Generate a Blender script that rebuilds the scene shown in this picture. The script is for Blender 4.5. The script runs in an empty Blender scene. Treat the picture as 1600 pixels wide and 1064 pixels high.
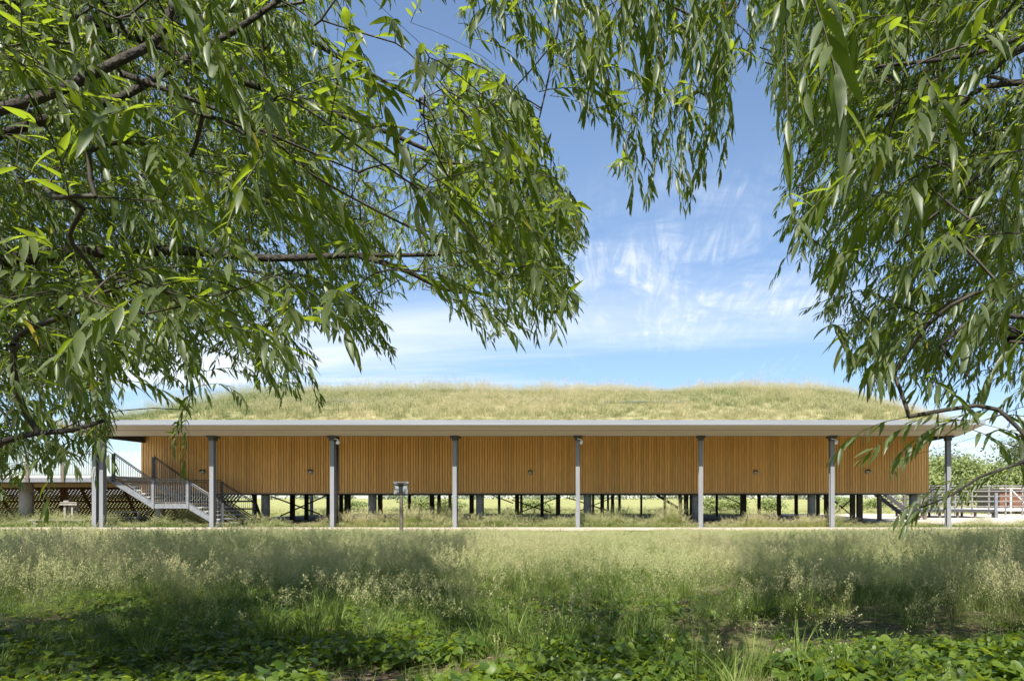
import bpy, bmesh, math, random
import numpy as np
from mathutils import Vector, Matrix, Euler
random.seed(7)
RNG = np.random.default_rng(11)
S = bpy.context.scene
C = S.collection
R = math.radians

# ------------------------------------------------------------------ camera, sky, sun, exposure
EYE = 1.45          # eye height above the meadow
F = 1067.0          # focal length in px of the 1600 px wide photograph
VX, VY = 960.0, 778.0
cam_d = bpy.data.cameras.new('camera')
cam = bpy.data.objects.new('camera', cam_d); C.objects.link(cam)
cam.location = (0, 0, EYE); cam.rotation_euler = (R(90), 0, 0)
cam_d.sensor_width = 36.0; cam_d.lens = F / 1600 * 36.0
cam_d.shift_x = (800 - VX) / 1600; cam_d.shift_y = (VY - 532) / 1600
cam_d.clip_start = 0.05; cam_d.clip_end = 6000
S.camera = cam

SUN = Vector((-0.10, -0.59, 0.80)).normalized()      # towards the sun
sun_el = math.asin(SUN.z); sun_rot = math.atan2(SUN.x, SUN.y)

w = bpy.data.worlds.new('World'); S.world = w; w.use_nodes = True
nt = w.node_tree; nt.nodes.clear()
def N(tree, typ, **kw):
    n = tree.nodes.new(typ)
    for k, v in kw.items(): setattr(n, k, v)
    return n
def world_sky():
    L = nt.links.new
    out = N(nt, 'ShaderNodeOutputWorld'); bg = N(nt, 'ShaderNodeBackground')
    sky = N(nt, 'ShaderNodeTexSky', sky_type='NISHITA', sun_disc=False, sun_elevation=sun_el, sun_rotation=sun_rot)
    sky.altitude = 0; sky.air_density = 1.0; sky.dust_density = 0.15; sky.ozone_density = 1.5
    bg.inputs['Strength'].default_value = 0.094
    tc = N(nt, 'ShaderNodeTexCoord'); sep = N(nt, 'ShaderNodeSeparateXYZ'); L(tc.outputs['Generated'], sep.inputs[0])
    def M(op, a, b=None, c=None, clamp=False):
        m = N(nt, 'ShaderNodeMath', operation=op, use_clamp=clamp)
        for i, v in enumerate((a, b, c)):
            if v is None: continue
            if isinstance(v, (int, float)): m.inputs[i].default_value = v
            else: L(v, m.inputs[i])
        return m.outputs[0]
    z = M('MAXIMUM', sep.outputs['Z'], 0.0); zz = M('ADD', z, 0.10)
    u = M('DIVIDE', sep.outputs['X'], zz); v = M('DIVIDE', sep.outputs['Y'], zz)
    cmb = N(nt, 'ShaderNodeCombineXYZ'); L(u, cmb.inputs[0]); L(v, cmb.inputs[1])
    def noise(scale, detail, rough, dist, vec, sc=(1, 1, 1), rot=0.0, off=(0, 0, 0)):
        mp = N(nt, 'ShaderNodeMapping'); L(vec, mp.inputs[0]); mp.inputs['Scale'].default_value = sc
        mp.inputs['Rotation'].default_value = (0, 0, rot); mp.inputs['Location'].default_value = off
        n = N(nt, 'ShaderNodeTexNoise'); L(mp.outputs[0], n.inputs['Vector'])
        n.inputs['Scale'].default_value = scale; n.inputs['Detail'].default_value = detail
        n.inputs['Roughness'].default_value = rough; n.inputs['Distortion'].default_value = dist
        return n.outputs['Fac']
    def ramp(f, a, b):
        m = N(nt, 'ShaderNodeMapRange', interpolation_type='SMOOTHSTEP'); L(f, m.inputs[0])
        m.inputs[1].default_value = a; m.inputs[2].default_value = b; return m.outputs[0]
    # long soft veils low in the sky
    veil = ramp(noise(0.75, 6, 0.55, 0.6, cmb.outputs[0], (0.35, 1.3, 1), R(8), (3.1, 0.4, 0)), 0.42, 0.80)
    # hooked cirrus, drawn out in one direction
    cir = ramp(noise(2.1, 9, 0.62, 1.6, cmb.outputs[0], (1.6, 0.55, 1), R(-32), (0.7, 2.3, 0)), 0.52, 0.86)
    fib = ramp(noise(7.0, 6, 0.6, 1.2, cmb.outputs[0], (2.4, 0.4, 1), R(-38), (1.7, 0.3, 0)), 0.38, 0.75)
    # where the bank of cirrus stands
    dx = M('MULTIPLY', M('SUBTRACT', u, 0.26), 1.25); dy = M('MULTIPLY', M('SUBTRACT', v, 2.4), 1.1)
    bank = M('SUBTRACT', 1.0, M('SQRT', M('ADD', M('MULTIPLY', dx, dx), M('MULTIPLY', dy, dy))), clamp=True)
    bank = ramp(bank, 0.0, 0.7)
    c1 = M('MULTIPLY', M('MULTIPLY', M('ADD', M('MULTIPLY', fib, 0.75), 0.25), ramp(noise(2.6, 7, .6, .9, cmb.outputs[0], (1.1, 1.0, 1), R(-30), (.2, .9, 0)), .36, .68)), bank)
    c2 = M('MULTIPLY', M('MULTIPLY', cir, fib), 0.45)
    low = ramp(z, 0.42, 0.06)
    c3 = M('MULTIPLY', M('MULTIPLY', veil, low), 1.6)
    tot = M('ADD', M('ADD', M('MULTIPLY', c1, .82), c2), c3, clamp=True)
    tot = M('MINIMUM', tot, 0.85)
    # the air near the horizon is a little deeper blue than the model's white
    hz = N(nt, 'ShaderNodeMixRGB'); L(ramp(z, .50, .0), hz.inputs[0]); hz.inputs[1].default_value = (1, 1, 1, 1); hz.inputs[2].default_value = (.60, .66, .76, 1)
    ml = N(nt, 'ShaderNodeMixRGB', blend_type='MULTIPLY'); ml.inputs[0].default_value = 1; L(sky.outputs[0], ml.inputs[1]); L(hz.outputs[0], ml.inputs[2])
    mix = N(nt, 'ShaderNodeMixRGB'); L(tot, mix.inputs[0]); L(ml.outputs[0], mix.inputs[1])
    mix.inputs[2].default_value = (5.3, 5.6, 5.9, 1)
    L(mix.outputs[0], bg.inputs['Color']); L(bg.outputs[0], out.inputs[0])
world_sky()

sl = bpy.data.lights.new('sun', 'SUN'); sl.energy = 5.0; sl.angle = R(0.55); sl.color = (1.0, 0.955, 0.88)
so = bpy.data.objects.new('sun', sl); C.objects.link(so)
so.rotation_euler = SUN.to_track_quat('Z', 'Y').to_euler(); so.location = SUN * 60

S.view_settings.view_transform = 'Standard'; S.view_settings.look = 'None'
S.view_settings.exposure = 1.16; S.view_settings.gamma = 1.0; S.view_settings.use_curve_mapping = False
S.render.engine = 'CYCLES'
S.cycles.max_bounces = 8; S.cycles.diffuse_bounces = 4; S.cycles.transmission_bounces = 6; S.cycles.transparent_max_bounces = 8
S.cycles.use_denoising = True

# ------------------------------------------------------------------ helpers
def P(px, py, D):
    """The point of the place that stands D metres out along the view at a photo position: used to survey the layout."""
    return Vector(((px - VX) / F * D, D, EYE + (VY - py) / F * D))
def X(px, D): return (px - VX) / F * D
def Z(py, D): return EYE + (VY - py) / F * D

def tag(o, label=None, cat=None, group=None, kind=None):
    for k, v in (('label', label), ('category', cat), ('group', group), ('kind', kind)):
        if v: o[k] = v
    return o
def empty(name, loc=(0, 0, 0), label=None, cat=None, group=None):
    o = bpy.data.objects.new(name, None); C.objects.link(o); o.location = loc; o.empty_display_size = .2
    return tag(o, label, cat, group)
def link(name, me, parent=None, loc=None, base=None):
    o = bpy.data.objects.new(name, me); C.objects.link(o)
    if parent is not None: o.parent = parent
    if loc is not None: o.location = loc
    return o

class MB:
    def __init__(s): s.v = []; s.f = []; s.sm = []
    def quad(s, pts, smooth=False):
        i = len(s.v); s.v += [tuple(p) for p in pts]; s.f.append(tuple(range(i, i + len(pts)))); s.sm.append(smooth)
    def box(s, x0, y0, z0, x1, y1, z1, M=None):
        i = len(s.v)
        ps = [(x0,y0,z0),(x1,y0,z0),(x1,y1,z0),(x0,y1,z0),(x0,y0,z1),(x1,y0,z1),(x1,y1,z1),(x0,y1,z1)]
        if M is not None: ps = [tuple(M @ Vector(p)) for p in ps]
        s.v += ps
        for f in ((0,3,2,1),(4,5,6,7),(0,1,5,4),(1,2,6,5),(2,3,7,6),(3,0,4,7)):
            s.f.append(tuple(i + k for k in f)); s.sm.append(False)
        return s
    def bar(s, a, b, wx, wy, up=(0, 0, 1)):
        """a box from a to b, wx across, wy along the up side"""
        a = Vector(a); b = Vector(b); d = (b - a); L = d.length; d.normalize(); u = Vector(up)
        x = d.cross(u)
        if x.length < 1e-4: x = d.cross(Vector((0, 1, 0)))
        x.normalize(); y = x.cross(d)
        M = Matrix((x, d, y)).transposed().to_4x4(); M.translation = a
        return s.box(-wx/2, 0, -wy/2, wx/2, L, wy/2, M)
    def tube(s, pts, rad, n=6, caps=True, smooth=True, wob=None):
        pts = [Vector(p) for p in pts]; i0 = len(s.v)
        if not hasattr(rad, '__len__'): rad = [rad] * len(pts)
        x = None
        for k, p in enumerate(pts):
            d = (pts[min(k+1, len(pts)-1)] - pts[max(k-1, 0)])
            if d.length < 1e-9: d = Vector((0, 0, 1))
            d.normalize()
            if x is None: x = d.orthogonal()
            x = (x - d * x.dot(d))
            if x.length < 1e-6: x = d.orthogonal()
            x.normalize(); y = d.cross(x)
            for j in range(n):
                a = 2 * math.pi * j / n; r = rad[k] * (1 if wob is None else wob(k, j))
                s.v.append(tuple(p + (x * math.cos(a) + y * math.sin(a)) * r))
        for k in range(len(pts) - 1):
            for j in range(n):
                a = i0 + k*n + j; b = i0 + k*n + (j+1) % n
                s.f.append((a, b, b + n, a + n)); s.sm.append(smooth)
        if caps:
            s.f.append(tuple(i0 + j for j in reversed(range(n)))); s.sm.append(False)
            s.f.append(tuple(i0 + (len(pts)-1)*n + j for j in range(n))); s.sm.append(False)
        return s
    def lathe(s, prof, n=12, c=(0, 0, 0)):
        i0 = len(s.v)
        for r, z in prof:
            for j in range(n):
                a = 2*math.pi*j/n; s.v.append((c[0] + r*math.cos(a), c[1] + r*math.sin(a), c[2] + z))
        for k in range(len(prof) - 1):
            for j in range(n):
                a = i0 + k*n + j; b = i0 + k*n + (j+1) % n
                s.f.append((a, b, b+n, a+n)); s.sm.append(True)
        return s
    def mesh(s, name, mat=None):
        me = bpy.data.meshes.new(name); me.from_pydata(s.v, [], s.f)
        me.polygons.foreach_set('use_smooth', s.sm)
        if mat: me.materials.append(mat)
        me.update(); return me
    def build(s, name, mat=None, parent=None):
        return link(name, s.mesh(name, mat), parent)

# ------------------------------------------------------------------ materials
def mat(name):
    m = bpy.data.materials.new(name); m.use_nodes = True; t = m.node_tree
    b = t.nodes['Principled BSDF']; return m, t, b
def rgb(c): return (c[0], c[1], c[2], 1)
def noisy(name, c1, c2, scale=6, rough=.6, metal=0.0, detail=5, stretch=(1,1,1), bump=0.0, bscale=None, obj_rand=0.0, lo=.35, hi=.65, spec=.5):
    m, t, b = mat(name); L = t.links.new
    tc = N(t, 'ShaderNodeTexCoord'); mp = N(t, 'ShaderNodeMapping'); L(tc.outputs['Object'], mp.inputs[0]); mp.inputs['Scale'].default_value = stretch
    oi = N(t, 'ShaderNodeObjectInfo')
    ad = N(t, 'ShaderNodeVectorMath', operation='ADD'); L(mp.outputs[0], ad.inputs[0])
    sc = N(t, 'ShaderNodeVectorMath', operation='SCALE'); sc.inputs[0].default_value = (37, 17, 53); L(oi.outputs['Random'], sc.inputs['Scale']); L(sc.outputs[0], ad.inputs[1])
    n = N(t, 'ShaderNodeTexNoise'); L(ad.outputs[0], n.inputs['Vector']); n.inputs['Scale'].default_value = scale; n.inputs['Detail'].default_value = detail; n.inputs['Roughness'].default_value = .6
    r = N(t, 'ShaderNodeMapRange'); L(n.outputs['Fac'], r.inputs[0]); r.inputs[1].default_value = lo; r.inputs[2].default_value = hi
    mx = N(t, 'ShaderNodeMixRGB'); L(r.outputs[0], mx.inputs[0]); mx.inputs[1].default_value = rgb(c1); mx.inputs[2].default_value = rgb(c2)
    col = mx.outputs[0]
    if obj_rand:
        hs = N(t, 'ShaderNodeHueSaturation'); L(col, hs.inputs['Color'])
        vr = N(t, 'ShaderNodeMapRange'); L(oi.outputs['Random'], vr.inputs[0]); vr.inputs[3].default_value = 1 - obj_rand; vr.inputs[4].default_value = 1 + obj_rand
        L(vr.outputs[0], hs.inputs['Value']); col = hs.outputs[0]
    L(col, b.inputs['Base Color']); b.inputs['Roughness'].default_value = rough; b.inputs['Metallic'].default_value = metal
    b.inputs['Specular IOR Level'].default_value = spec
    if bump:
        n2 = N(t, 'ShaderNodeTexNoise'); L(ad.outputs[0], n2.inputs['Vector']); n2.inputs['Scale'].default_value = bscale or scale*4; n2.inputs['Detail'].default_value = 6
        bp = N(t, 'ShaderNodeBump'); bp.inputs['Strength'].default_value = bump; bp.inputs['Distance'].default_value = .02
        L(n2.outputs['Fac'], bp.inputs['Height']); L(bp.outputs[0], b.inputs['Normal'])
    return m

M_FASCIA = noisy('pale_aluminium', (.255,.265,.29), (.295,.305,.325), 1.2, .42, .25, stretch=(.2,1,4))
M_SOFFIT = noisy('beige_soffit', (.37,.325,.26), (.42,.375,.31), 1.0, .5, .0, stretch=(.15,3,1))
M_CEIL = noisy('dark_ceiling', (.05,.045,.04), (.07,.06,.055), 2, .8)
M_STEEL = noisy('galvanised_steel', (.165,.175,.188), (.245,.255,.268), 5, .45, .3, bump=.05)
M_RAIL = noisy('grey_rail', (.11,.115,.12), (.16,.165,.17), 5, .5, .1)
M_DARK = noisy('dark_steel', (.05,.05,.05), (.075,.07,.065), 5, .5, .2)
M_COLUMN = noisy('grey_painted_steel', (.165,.172,.182), (.215,.222,.232), 3, .5, .0, stretch=(1,1,.3), lo=.25, hi=.75)
M_BATTEN = noisy('larch_batten', (.72,.375,.10), (.87,.50,.165), 3.0, .6, stretch=(6,6,.5), bump=.15, bscale=14, obj_rand=.14)
M_BACK = noisy('stained_backing', (.48,.24,.07), (.55,.29,.095), 3, .8)
M_SILL = noisy('pale_timber', (.50,.32,.16), (.56,.38,.20), 4, .6)
M_CONC = noisy('board_concrete', (.26,.25,.22), (.36,.345,.31), 3.0, .85, bump=.25, bscale=20)
M_CONCP = noisy('pale_concrete', (.50,.49,.46), (.60,.59,.55), 3.0, .85, bump=.2, bscale=20)
M_POST = noisy('dark_timber_post', (.085,.07,.055), (.15,.125,.095), 4, .8, stretch=(4,4,.4), bump=.2)
M_LATT = noisy('brown_lattice', (.15,.062,.025), (.25,.11,.042), 5, .7, obj_rand=.25)
M_GREYWOOD = noisy('weathered_timber', (.30,.28,.25), (.42,.39,.35), 6, .8, stretch=(1,6,1), bump=.2)
M_PALEWOOD = noisy('bleached_timber', (.20,.185,.155), (.30,.275,.235), 6, .8, stretch=(1,6,1), bump=.2)
M_BARK = noisy('willow_bark', (.014,.011,.008), (.055,.045,.034), 22, .92, stretch=(1,1,1), bump=1.0, bscale=45, detail=8)
M_TWIG = noisy('willow_twig', (.022,.018,.010), (.055,.045,.025), 8, .7)
M_WHITE = noisy('white_lacquer', (.74,.74,.72), (.80,.80,.78), 4, .5)
M_SIGN = noisy('faded_sign_panel', (.06,.065,.07), (.30,.31,.31), 9, .35, lo=.42, hi=.58, detail=6)
M_BLACK = noisy('black_plastic', (.012,.012,.013), (.02,.02,.021), 5, .4)
M_GLASSLAMP = noisy('opal_lens', (.45,.45,.43), (.52,.52,.5), 5, .25)
M_RUST = noisy('rust_brown_board', (.13,.055,.026), (.19,.085,.042), 4, .75, obj_rand=.2)
M_BLUE = noisy('blue_grey_tread', (.16,.24,.33), (.22,.30,.38), 5, .5)

def ground_mat():
    m, t, b = mat('meadow_ground'); L = t.links.new
    g = N(t, 'ShaderNodeNewGeometry')
    def nz(scale, det=6):
        n = N(t, 'ShaderNodeTexNoise'); L(g.outputs['Position'], n.inputs['Vector']); n.inputs['Scale'].default_value = scale; n.inputs['Detail'].default_value = det; n.inputs['Roughness'].default_value = .65; return n.outputs['Fac']
    def rng(f, a, bb):
        r = N(t, 'ShaderNodeMapRange', interpolation_type='SMOOTHSTEP'); L(f, r.inputs[0]); r.inputs[1].default_value = a; r.inputs[2].default_value = bb; return r.outputs[0]
    def mix(f, a, bb):
        x = N(t, 'ShaderNodeMixRGB')
        L(f, x.inputs[0])
        for i, c in ((1, a), (2, bb)):
            if isinstance(c, tuple): x.inputs[i].default_value = rgb(c)
            else: L(c, x.inputs[i])
        return x.outputs[0]
    grass = mix(rng(nz(.8), .35, .65), (.075,.095,.028), (.15,.155,.055))
    grass = mix(rng(nz(14), .4, .7), grass, (.12,.12,.045))
    soil = mix(rng(nz(9), .35, .7), (.040,.030,.020), (.12,.095,.065))
    near = mix(rng(nz(1.7), .42, .58), soil, grass)
    field = mix(rng(nz(.05), .4, .6), (.27,.27,.10), (.36,.32,.15))
    field = mix(rng(nz(.9), .3, .75), field, (.20,.23,.075))
    sp = N(t, 'ShaderNodeSeparateXYZ'); L(g.outputs['Position'], sp.inputs[0])
    a1 = rng(sp.outputs['Y'], 9, 14); a2 = rng(sp.outputs['Y'], 54, 60)
    col = mix(a1, near, grass); col = mix(a2, col, field)
    L(col, b.inputs['Base Color']); b.inputs['Roughness'].default_value = .95; b.inputs['Specular IOR Level'].default_value = .1
    bp = N(t, 'ShaderNodeBump'); bp.inputs['Strength'].default_value = .6; bp.inputs['Distance'].default_value = .04; L(nz(30), bp.inputs['Height']); L(bp.outputs[0], b.inputs['Normal'])
    return m
M_GROUND = ground_mat()
M_PATH = noisy('pale_gravel', (.33,.265,.215), (.50,.415,.34), 14, .95, bump=.5, bscale=60, detail=9)
M_YARD = noisy('yard_gravel', (.36,.32,.265), (.45,.405,.34), 8, .95, bump=.4, bscale=40, detail=9)
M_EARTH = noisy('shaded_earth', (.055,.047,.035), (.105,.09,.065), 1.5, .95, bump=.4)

def leaf_mat(name, top_a, top_b, under, trans, tfac=.35, rough=.38, spec=.45, inst=False, yellow=None):
    m, t, b = mat(name); L = t.links.new; out = t.nodes['Material Output']
    at = N(t, 'ShaderNodeAttribute'); at.attribute_name = 'rnd'
    oi = N(t, 'ShaderNodeObjectInfo')
    a = N(t, 'ShaderNodeMath', operation='ADD'); L(at.outputs['Fac'], a.inputs[0]); L(oi.outputs['Random'], a.inputs[1])
    fr = N(t, 'ShaderNodeMath', operation='FRACT'); L(a.outputs[0], fr.inputs[0])
    rp = N(t, 'ShaderNodeValToRGB'); L(fr.outputs[0], rp.inputs[0])
    rp.color_ramp.elements[0].color = rgb(top_a); rp.color_ramp.elements[1].color = rgb(top_b); rp.color_ramp.elements[1].position = .96
    if yellow:
        e = rp.color_ramp.elements.new(.99); e.color = rgb(yellow)
    geo = N(t, 'ShaderNodeNewGeometry'); mx = N(t, 'ShaderNodeMixRGB'); L(geo.outputs['Backfacing'], mx.inputs[0]); L(rp.outputs[0], mx.inputs[1]); mx.inputs[2].default_value = rgb(under)
    tc = N(t, 'ShaderNodeTexCoord'); nz = N(t, 'ShaderNodeTexNoise'); L(tc.outputs['Object'], nz.inputs['Vector']); nz.inputs['Scale'].default_value = 60; nz.inputs['Detail'].default_value = 3
    hs = N(t, 'ShaderNodeHueSaturation'); L(mx.outputs[0], hs.inputs['Color']); vr = N(t, 'ShaderNodeMapRange'); L(nz.outputs['Fac'], vr.inputs[0]); vr.inputs[3].default_value = .75; vr.inputs[4].default_value = 1.25; L(vr.outputs[0], hs.inputs['Value'])
    L(hs.outputs[0], b.inputs['Base Color']); b.inputs['Roughness'].default_value = rough; b.inputs['Specular IOR Level'].default_value = spec
    tr = N(t, 'ShaderNodeBsdfTranslucent'); tr.inputs[0].default_value = rgb(trans)
    ms = N(t, 'ShaderNodeMixShader'); ms.inputs[0].default_value = tfac
    L(b.outputs[0], ms.inputs[1]); L(tr.outputs[0], ms.inputs[2]); L(ms.outputs[0], out.inputs[0])
    return m
M_LEAF = leaf_mat('willow_leaf', (.013,.030,.003), (.080,.122,.013), (.090,.115,.050), (.37,.49,.026), .42, rough=.41, spec=.38, yellow=(.40,.32,.04))
M_COVER = leaf_mat('broad_leaf', (.028,.062,.008), (.11,.16,.022), (.09,.13,.042), (.38,.50,.035), .36, rough=.45, spec=.3)

def grass_mat(name, cols, trans, tfac=.3):
    """colour from the plant's own tint (its dryness), a little from each blade"""
    m, t, b = mat(name); L = t.links.new; out = t.nodes['Material Output']
    it = N(t, 'ShaderNodeAttribute', attribute_type='INSTANCER'); it.attribute_name = 'tint'
    at = N(t, 'ShaderNodeAttribute'); at.attribute_name = 'rnd'
    k = N(t, 'ShaderNodeMath', operation='MULTIPLY_ADD'); L(at.outputs['Fac'], k.inputs[0]); k.inputs[1].default_value = .5; L(it.outputs['Fac'], k.inputs[2])
    k2 = N(t, 'ShaderNodeMath', operation='SUBTRACT', use_clamp=True); L(k.outputs[0], k2.inputs[0]); k2.inputs[1].default_value = .25
    rp = N(t, 'ShaderNodeValToRGB'); L(k2.outputs[0], rp.inputs[0])
    els = rp.color_ramp.elements
    els[0].color = rgb(cols[0]); els[-1].color = rgb(cols[-1])
    for i, c in enumerate(cols[1:-1]):
        e = els.new((i+1)/(len(cols)-1)); e.color = rgb(c)
    L(rp.outputs[0], b.inputs['Base Color']); b.inputs['Roughness'].default_value = .6; b.inputs['Specular IOR Level'].default_value = .25
    tr = N(t, 'ShaderNodeBsdfTranslucent'); hs = N(t, 'ShaderNodeHueSaturation'); L(rp.outputs[0], hs.inputs['Color']); hs.inputs['Value'].default_value = trans; L(hs.outputs[0], tr.inputs[0])
    ms = N(t, 'ShaderNodeMixShader'); ms.inputs[0].default_value = tfac
    L(b.outputs[0], ms.inputs[1]); L(tr.outputs[0], ms.inputs[2]); L(ms.outputs[0], out.inputs[0])
    return m
M_GRASS = grass_mat('meadow_grass', [(.060,.115,.016), (.13,.19,.035), (.27,.29,.09), (.45,.41,.18)], 1.5, .38)
M_SEED = grass_mat('seed_heads', [(.23,.28,.10), (.38,.40,.18), (.52,.48,.26), (.62,.54,.34)], 1.15, .35)
M_RGRASS = grass_mat('roof_grass_blades', [(.13,.18,.055), (.26,.28,.115), (.43,.385,.19), (.56,.48,.29)], 1.2, .3)
M_RSEED = grass_mat('roof_seed_heads', [(.36,.37,.19), (.48,.43,.23), (.56,.46,.29), (.60,.50,.35)], 1.1, .3)

# ------------------------------------------------------------------ scattering: points carrying rot / scl / idx / tint, drawn by geometry nodes
PROTO = {}
def proto(name, meshes):
    """plants drawn by the scatter (kept out of the scene itself)"""
    obs = []
    for i, me in enumerate(meshes):
        obs.append(bpy.data.objects.new(name, me))
    return obs
def scatter_group(name, obs):
    g = bpy.data.node_groups.new(name, 'GeometryNodeTree')
    g.interface.new_socket('Geometry', in_out='INPUT', socket_type='NodeSocketGeometry')
    g.interface.new_socket('Geometry', in_out='OUTPUT', socket_type='NodeSocketGeometry')
    L = g.links.new
    gi = N(g, 'NodeGroupInput'); go = N(g, 'NodeGroupOutput')
    jn = N(g, 'GeometryNodeJoinGeometry')
    for o in reversed(obs):
        oi = N(g, 'GeometryNodeObjectInfo'); oi.inputs['Object'].default_value = o; oi.inputs['As Instance'].default_value = False
        gt = N(g, 'GeometryNodeGeometryToInstance'); L(oi.outputs['Geometry'], gt.inputs[0]); L(gt.outputs[0], jn.inputs[0])
    ip = N(g, 'GeometryNodeInstanceOnPoints'); ip.inputs['Pick Instance'].default_value = True
    L(gi.outputs[0], ip.inputs['Points']); L(jn.outputs[0], ip.inputs['Instance'])
    def attr(nm, typ):
        a = N(g, 'GeometryNodeInputNamedAttribute', data_type=typ); a.inputs['Name'].default_value = nm; return a.outputs['Attribute']
    L(attr('idx', 'INT'), ip.inputs['Instance Index'])
    er = N(g, 'FunctionNodeEulerToRotation'); L(attr('rot', 'FLOAT_VECTOR'), er.inputs[0]); L(er.outputs[0], ip.inputs['Rotation'])
    L(attr('scl', 'FLOAT_VECTOR'), ip.inputs['Scale'])
    L(ip.outputs[0], go.inputs[0])
    return g
def scatter(name, pos, rot, scl, idx, tint, obs, parent=None):
    me = bpy.data.meshes.new(name); n = len(pos)
    me.vertices.add(n); me.vertices.foreach_set('co', np.asarray(pos, dtype=np.float32).ravel())
    scl = np.asarray(scl, dtype=np.float32)
    if scl.ndim == 1: scl = np.repeat(scl[:, None], 3, axis=1)
    for nm, typ, arr, key in (('rot', 'FLOAT_VECTOR', rot, 'vector'), ('scl', 'FLOAT_VECTOR', scl, 'vector'), ('idx', 'INT', idx, 'value'), ('tint', 'FLOAT', tint, 'value')):
        a = me.attributes.new(nm, typ, 'POINT'); a.data.foreach_set(key, np.ascontiguousarray(arr, dtype=np.int32 if typ == 'INT' else np.float32).ravel())
    o = link(name, me, parent)
    md = o.modifiers.new('scatter', 'NODES'); md.node_group = scatter_group(name, obs)
    o['kind'] = 'stuff'
    return o
def mesh_rnd(name, v, f, rnd, m, smooth=False, mats=None, midx=None):
    """mesh with a per-face random value 'rnd'"""
    me = bpy.data.meshes.new(name); me.from_pydata(v, [], f)
    a = me.attributes.new('rnd', 'FLOAT', 'FACE'); a.data.foreach_set('value', np.asarray(rnd, dtype=np.float32))
    for mm in (mats or [m]): me.materials.append(mm)
    if midx is not None: me.polygons.foreach_set('material_index', np.asarray(midx, dtype=np.int32))
    me.polygons.foreach_set('use_smooth', [smooth] * len(f)); me.update(); return me

# smooth value noise in the plane
def make_noise(seed, n=64):
    g = np.random.default_rng(seed).random((n, n))
    def f(x, y):
        x = np.asarray(x, float); y = np.asarray(y, float)
        xi = np.floor(x).astype(int); yi = np.floor(y).astype(int); u = x - xi; v = y - yi
        u = u*u*(3-2*u); v = v*v*(3-2*v)
        a = g[xi % n, yi % n]; b = g[(xi+1) % n, yi % n]; c = g[xi % n, (yi+1) % n]; d = g[(xi+1) % n, (yi+1) % n]
        return (a*(1-u)+b*u)*(1-v) + (c*(1-u)+d*u)*v
    return f
nzA, nzB, nzC = make_noise(1), make_noise(2), make_noise(3)

# ------------------------------------------------------------------ ground, path, yard
DE, DC, DW, DS = 32.2, 33.7, 37.9, 38.5          # eave, column line, wall, first stilts
def grid_sheet(name, xs, ys, zf, m):
    v = [(x, y, zf(x, y)) for y in ys for x in xs]; nx = len(xs)
    f = [(j*nx+i, j*nx+i+1, (j+1)*nx+i+1, (j+1)*nx+i) for j in range(len(ys)-1) for i in range(nx-1)]
    me = bpy.data.meshes.new(name); me.from_pydata(v, [], f); me.materials.append(m)
    me.polygons.foreach_set('use_smooth', [True]*len(f)); return link(name, me)
def gz(x, y):
    if y > 29 or y < -8: return 0.0
    k = min(1, max(0, (29 - y) / 4))
    return float((nzA(x*.9, y*.9) - .5) * .10 + (nzB(x*2.3, y*2.3) - .5) * .05) * k
xs = sorted(set([-3000, -800, -250, -90, -45] + list(np.arange(-32, 26.01, .5)) + [40, 90, 250, 800, 3000]))
ys = sorted(set([-600, -100, -30] + list(np.arange(-10, 30.01, .5)) + [36, 45, 60, 100, 250, 800, 4500]))
g = grid_sheet('ground', xs, ys, gz, M_GROUND); g['kind'] = 'structure'

def strip(name, x0, x1, n, y0f, y1f, z, m):
    v = []; f = []
    for i in range(n + 1):
        x = x0 + (x1 - x0) * i / n; v += [(x, y0f(x), z), (x, y1f(x), z)]
        if i: a = 2*(i-1); f.append((a, a+2, a+3, a+1))
    me = bpy.data.meshes.new(name); me.from_pydata(v, [], f); me.materials.append(m)
    o = link(name, me); o['kind'] = 'structure'; return o
strip('path', -60, 60, 240, lambda x: 29.7 + .9*float(nzA(x*.5, 3)) + .3*float(nzB(x*3, 1)), lambda x: 33.5 + .3*float(nzC(x*.9, 5)), .012, M_PATH)
strip('yard', 14.2, 70, 120, lambda x: 37.0 + .6*float(nzA(x*.6, 9)) + max(0, 18 - x)*1.6, lambda x: 62 + .5*float(nzB(x, 2)), .008, M_YARD)
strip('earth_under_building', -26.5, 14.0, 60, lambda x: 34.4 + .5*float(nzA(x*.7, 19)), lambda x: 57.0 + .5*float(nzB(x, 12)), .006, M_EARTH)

# ------------------------------------------------------------------ the building on stilts
XL, XR = -26.6, 17.5                      # roof
WL, WR = X(220, DW), X(1452, DW)          # clad walls
YB = 59.5                                 # rear eave
YWB = 54.0
ZF_T, ZF_B, ZS = 5.13, 4.90, 4.50
ZCE = 4.89
bld = empty('visitor_centre', (-4.5, 46, 0), 'long timber clad building on stilts under a grass roof', 'building')
def bpart(mb, name, m, parent=bld):
    o = mb.build(name, m, parent); o.matrix_parent_inverse = Matrix.Translation(-bld.location) if parent is bld else Matrix.Identity(4); return o
BINV = Matrix.Translation(-Vector((-4.5, 46, 0)))
def keep(o):            # a part given in world coordinates
    o.parent = bld; o.matrix_parent_inverse = BINV; return o

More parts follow.
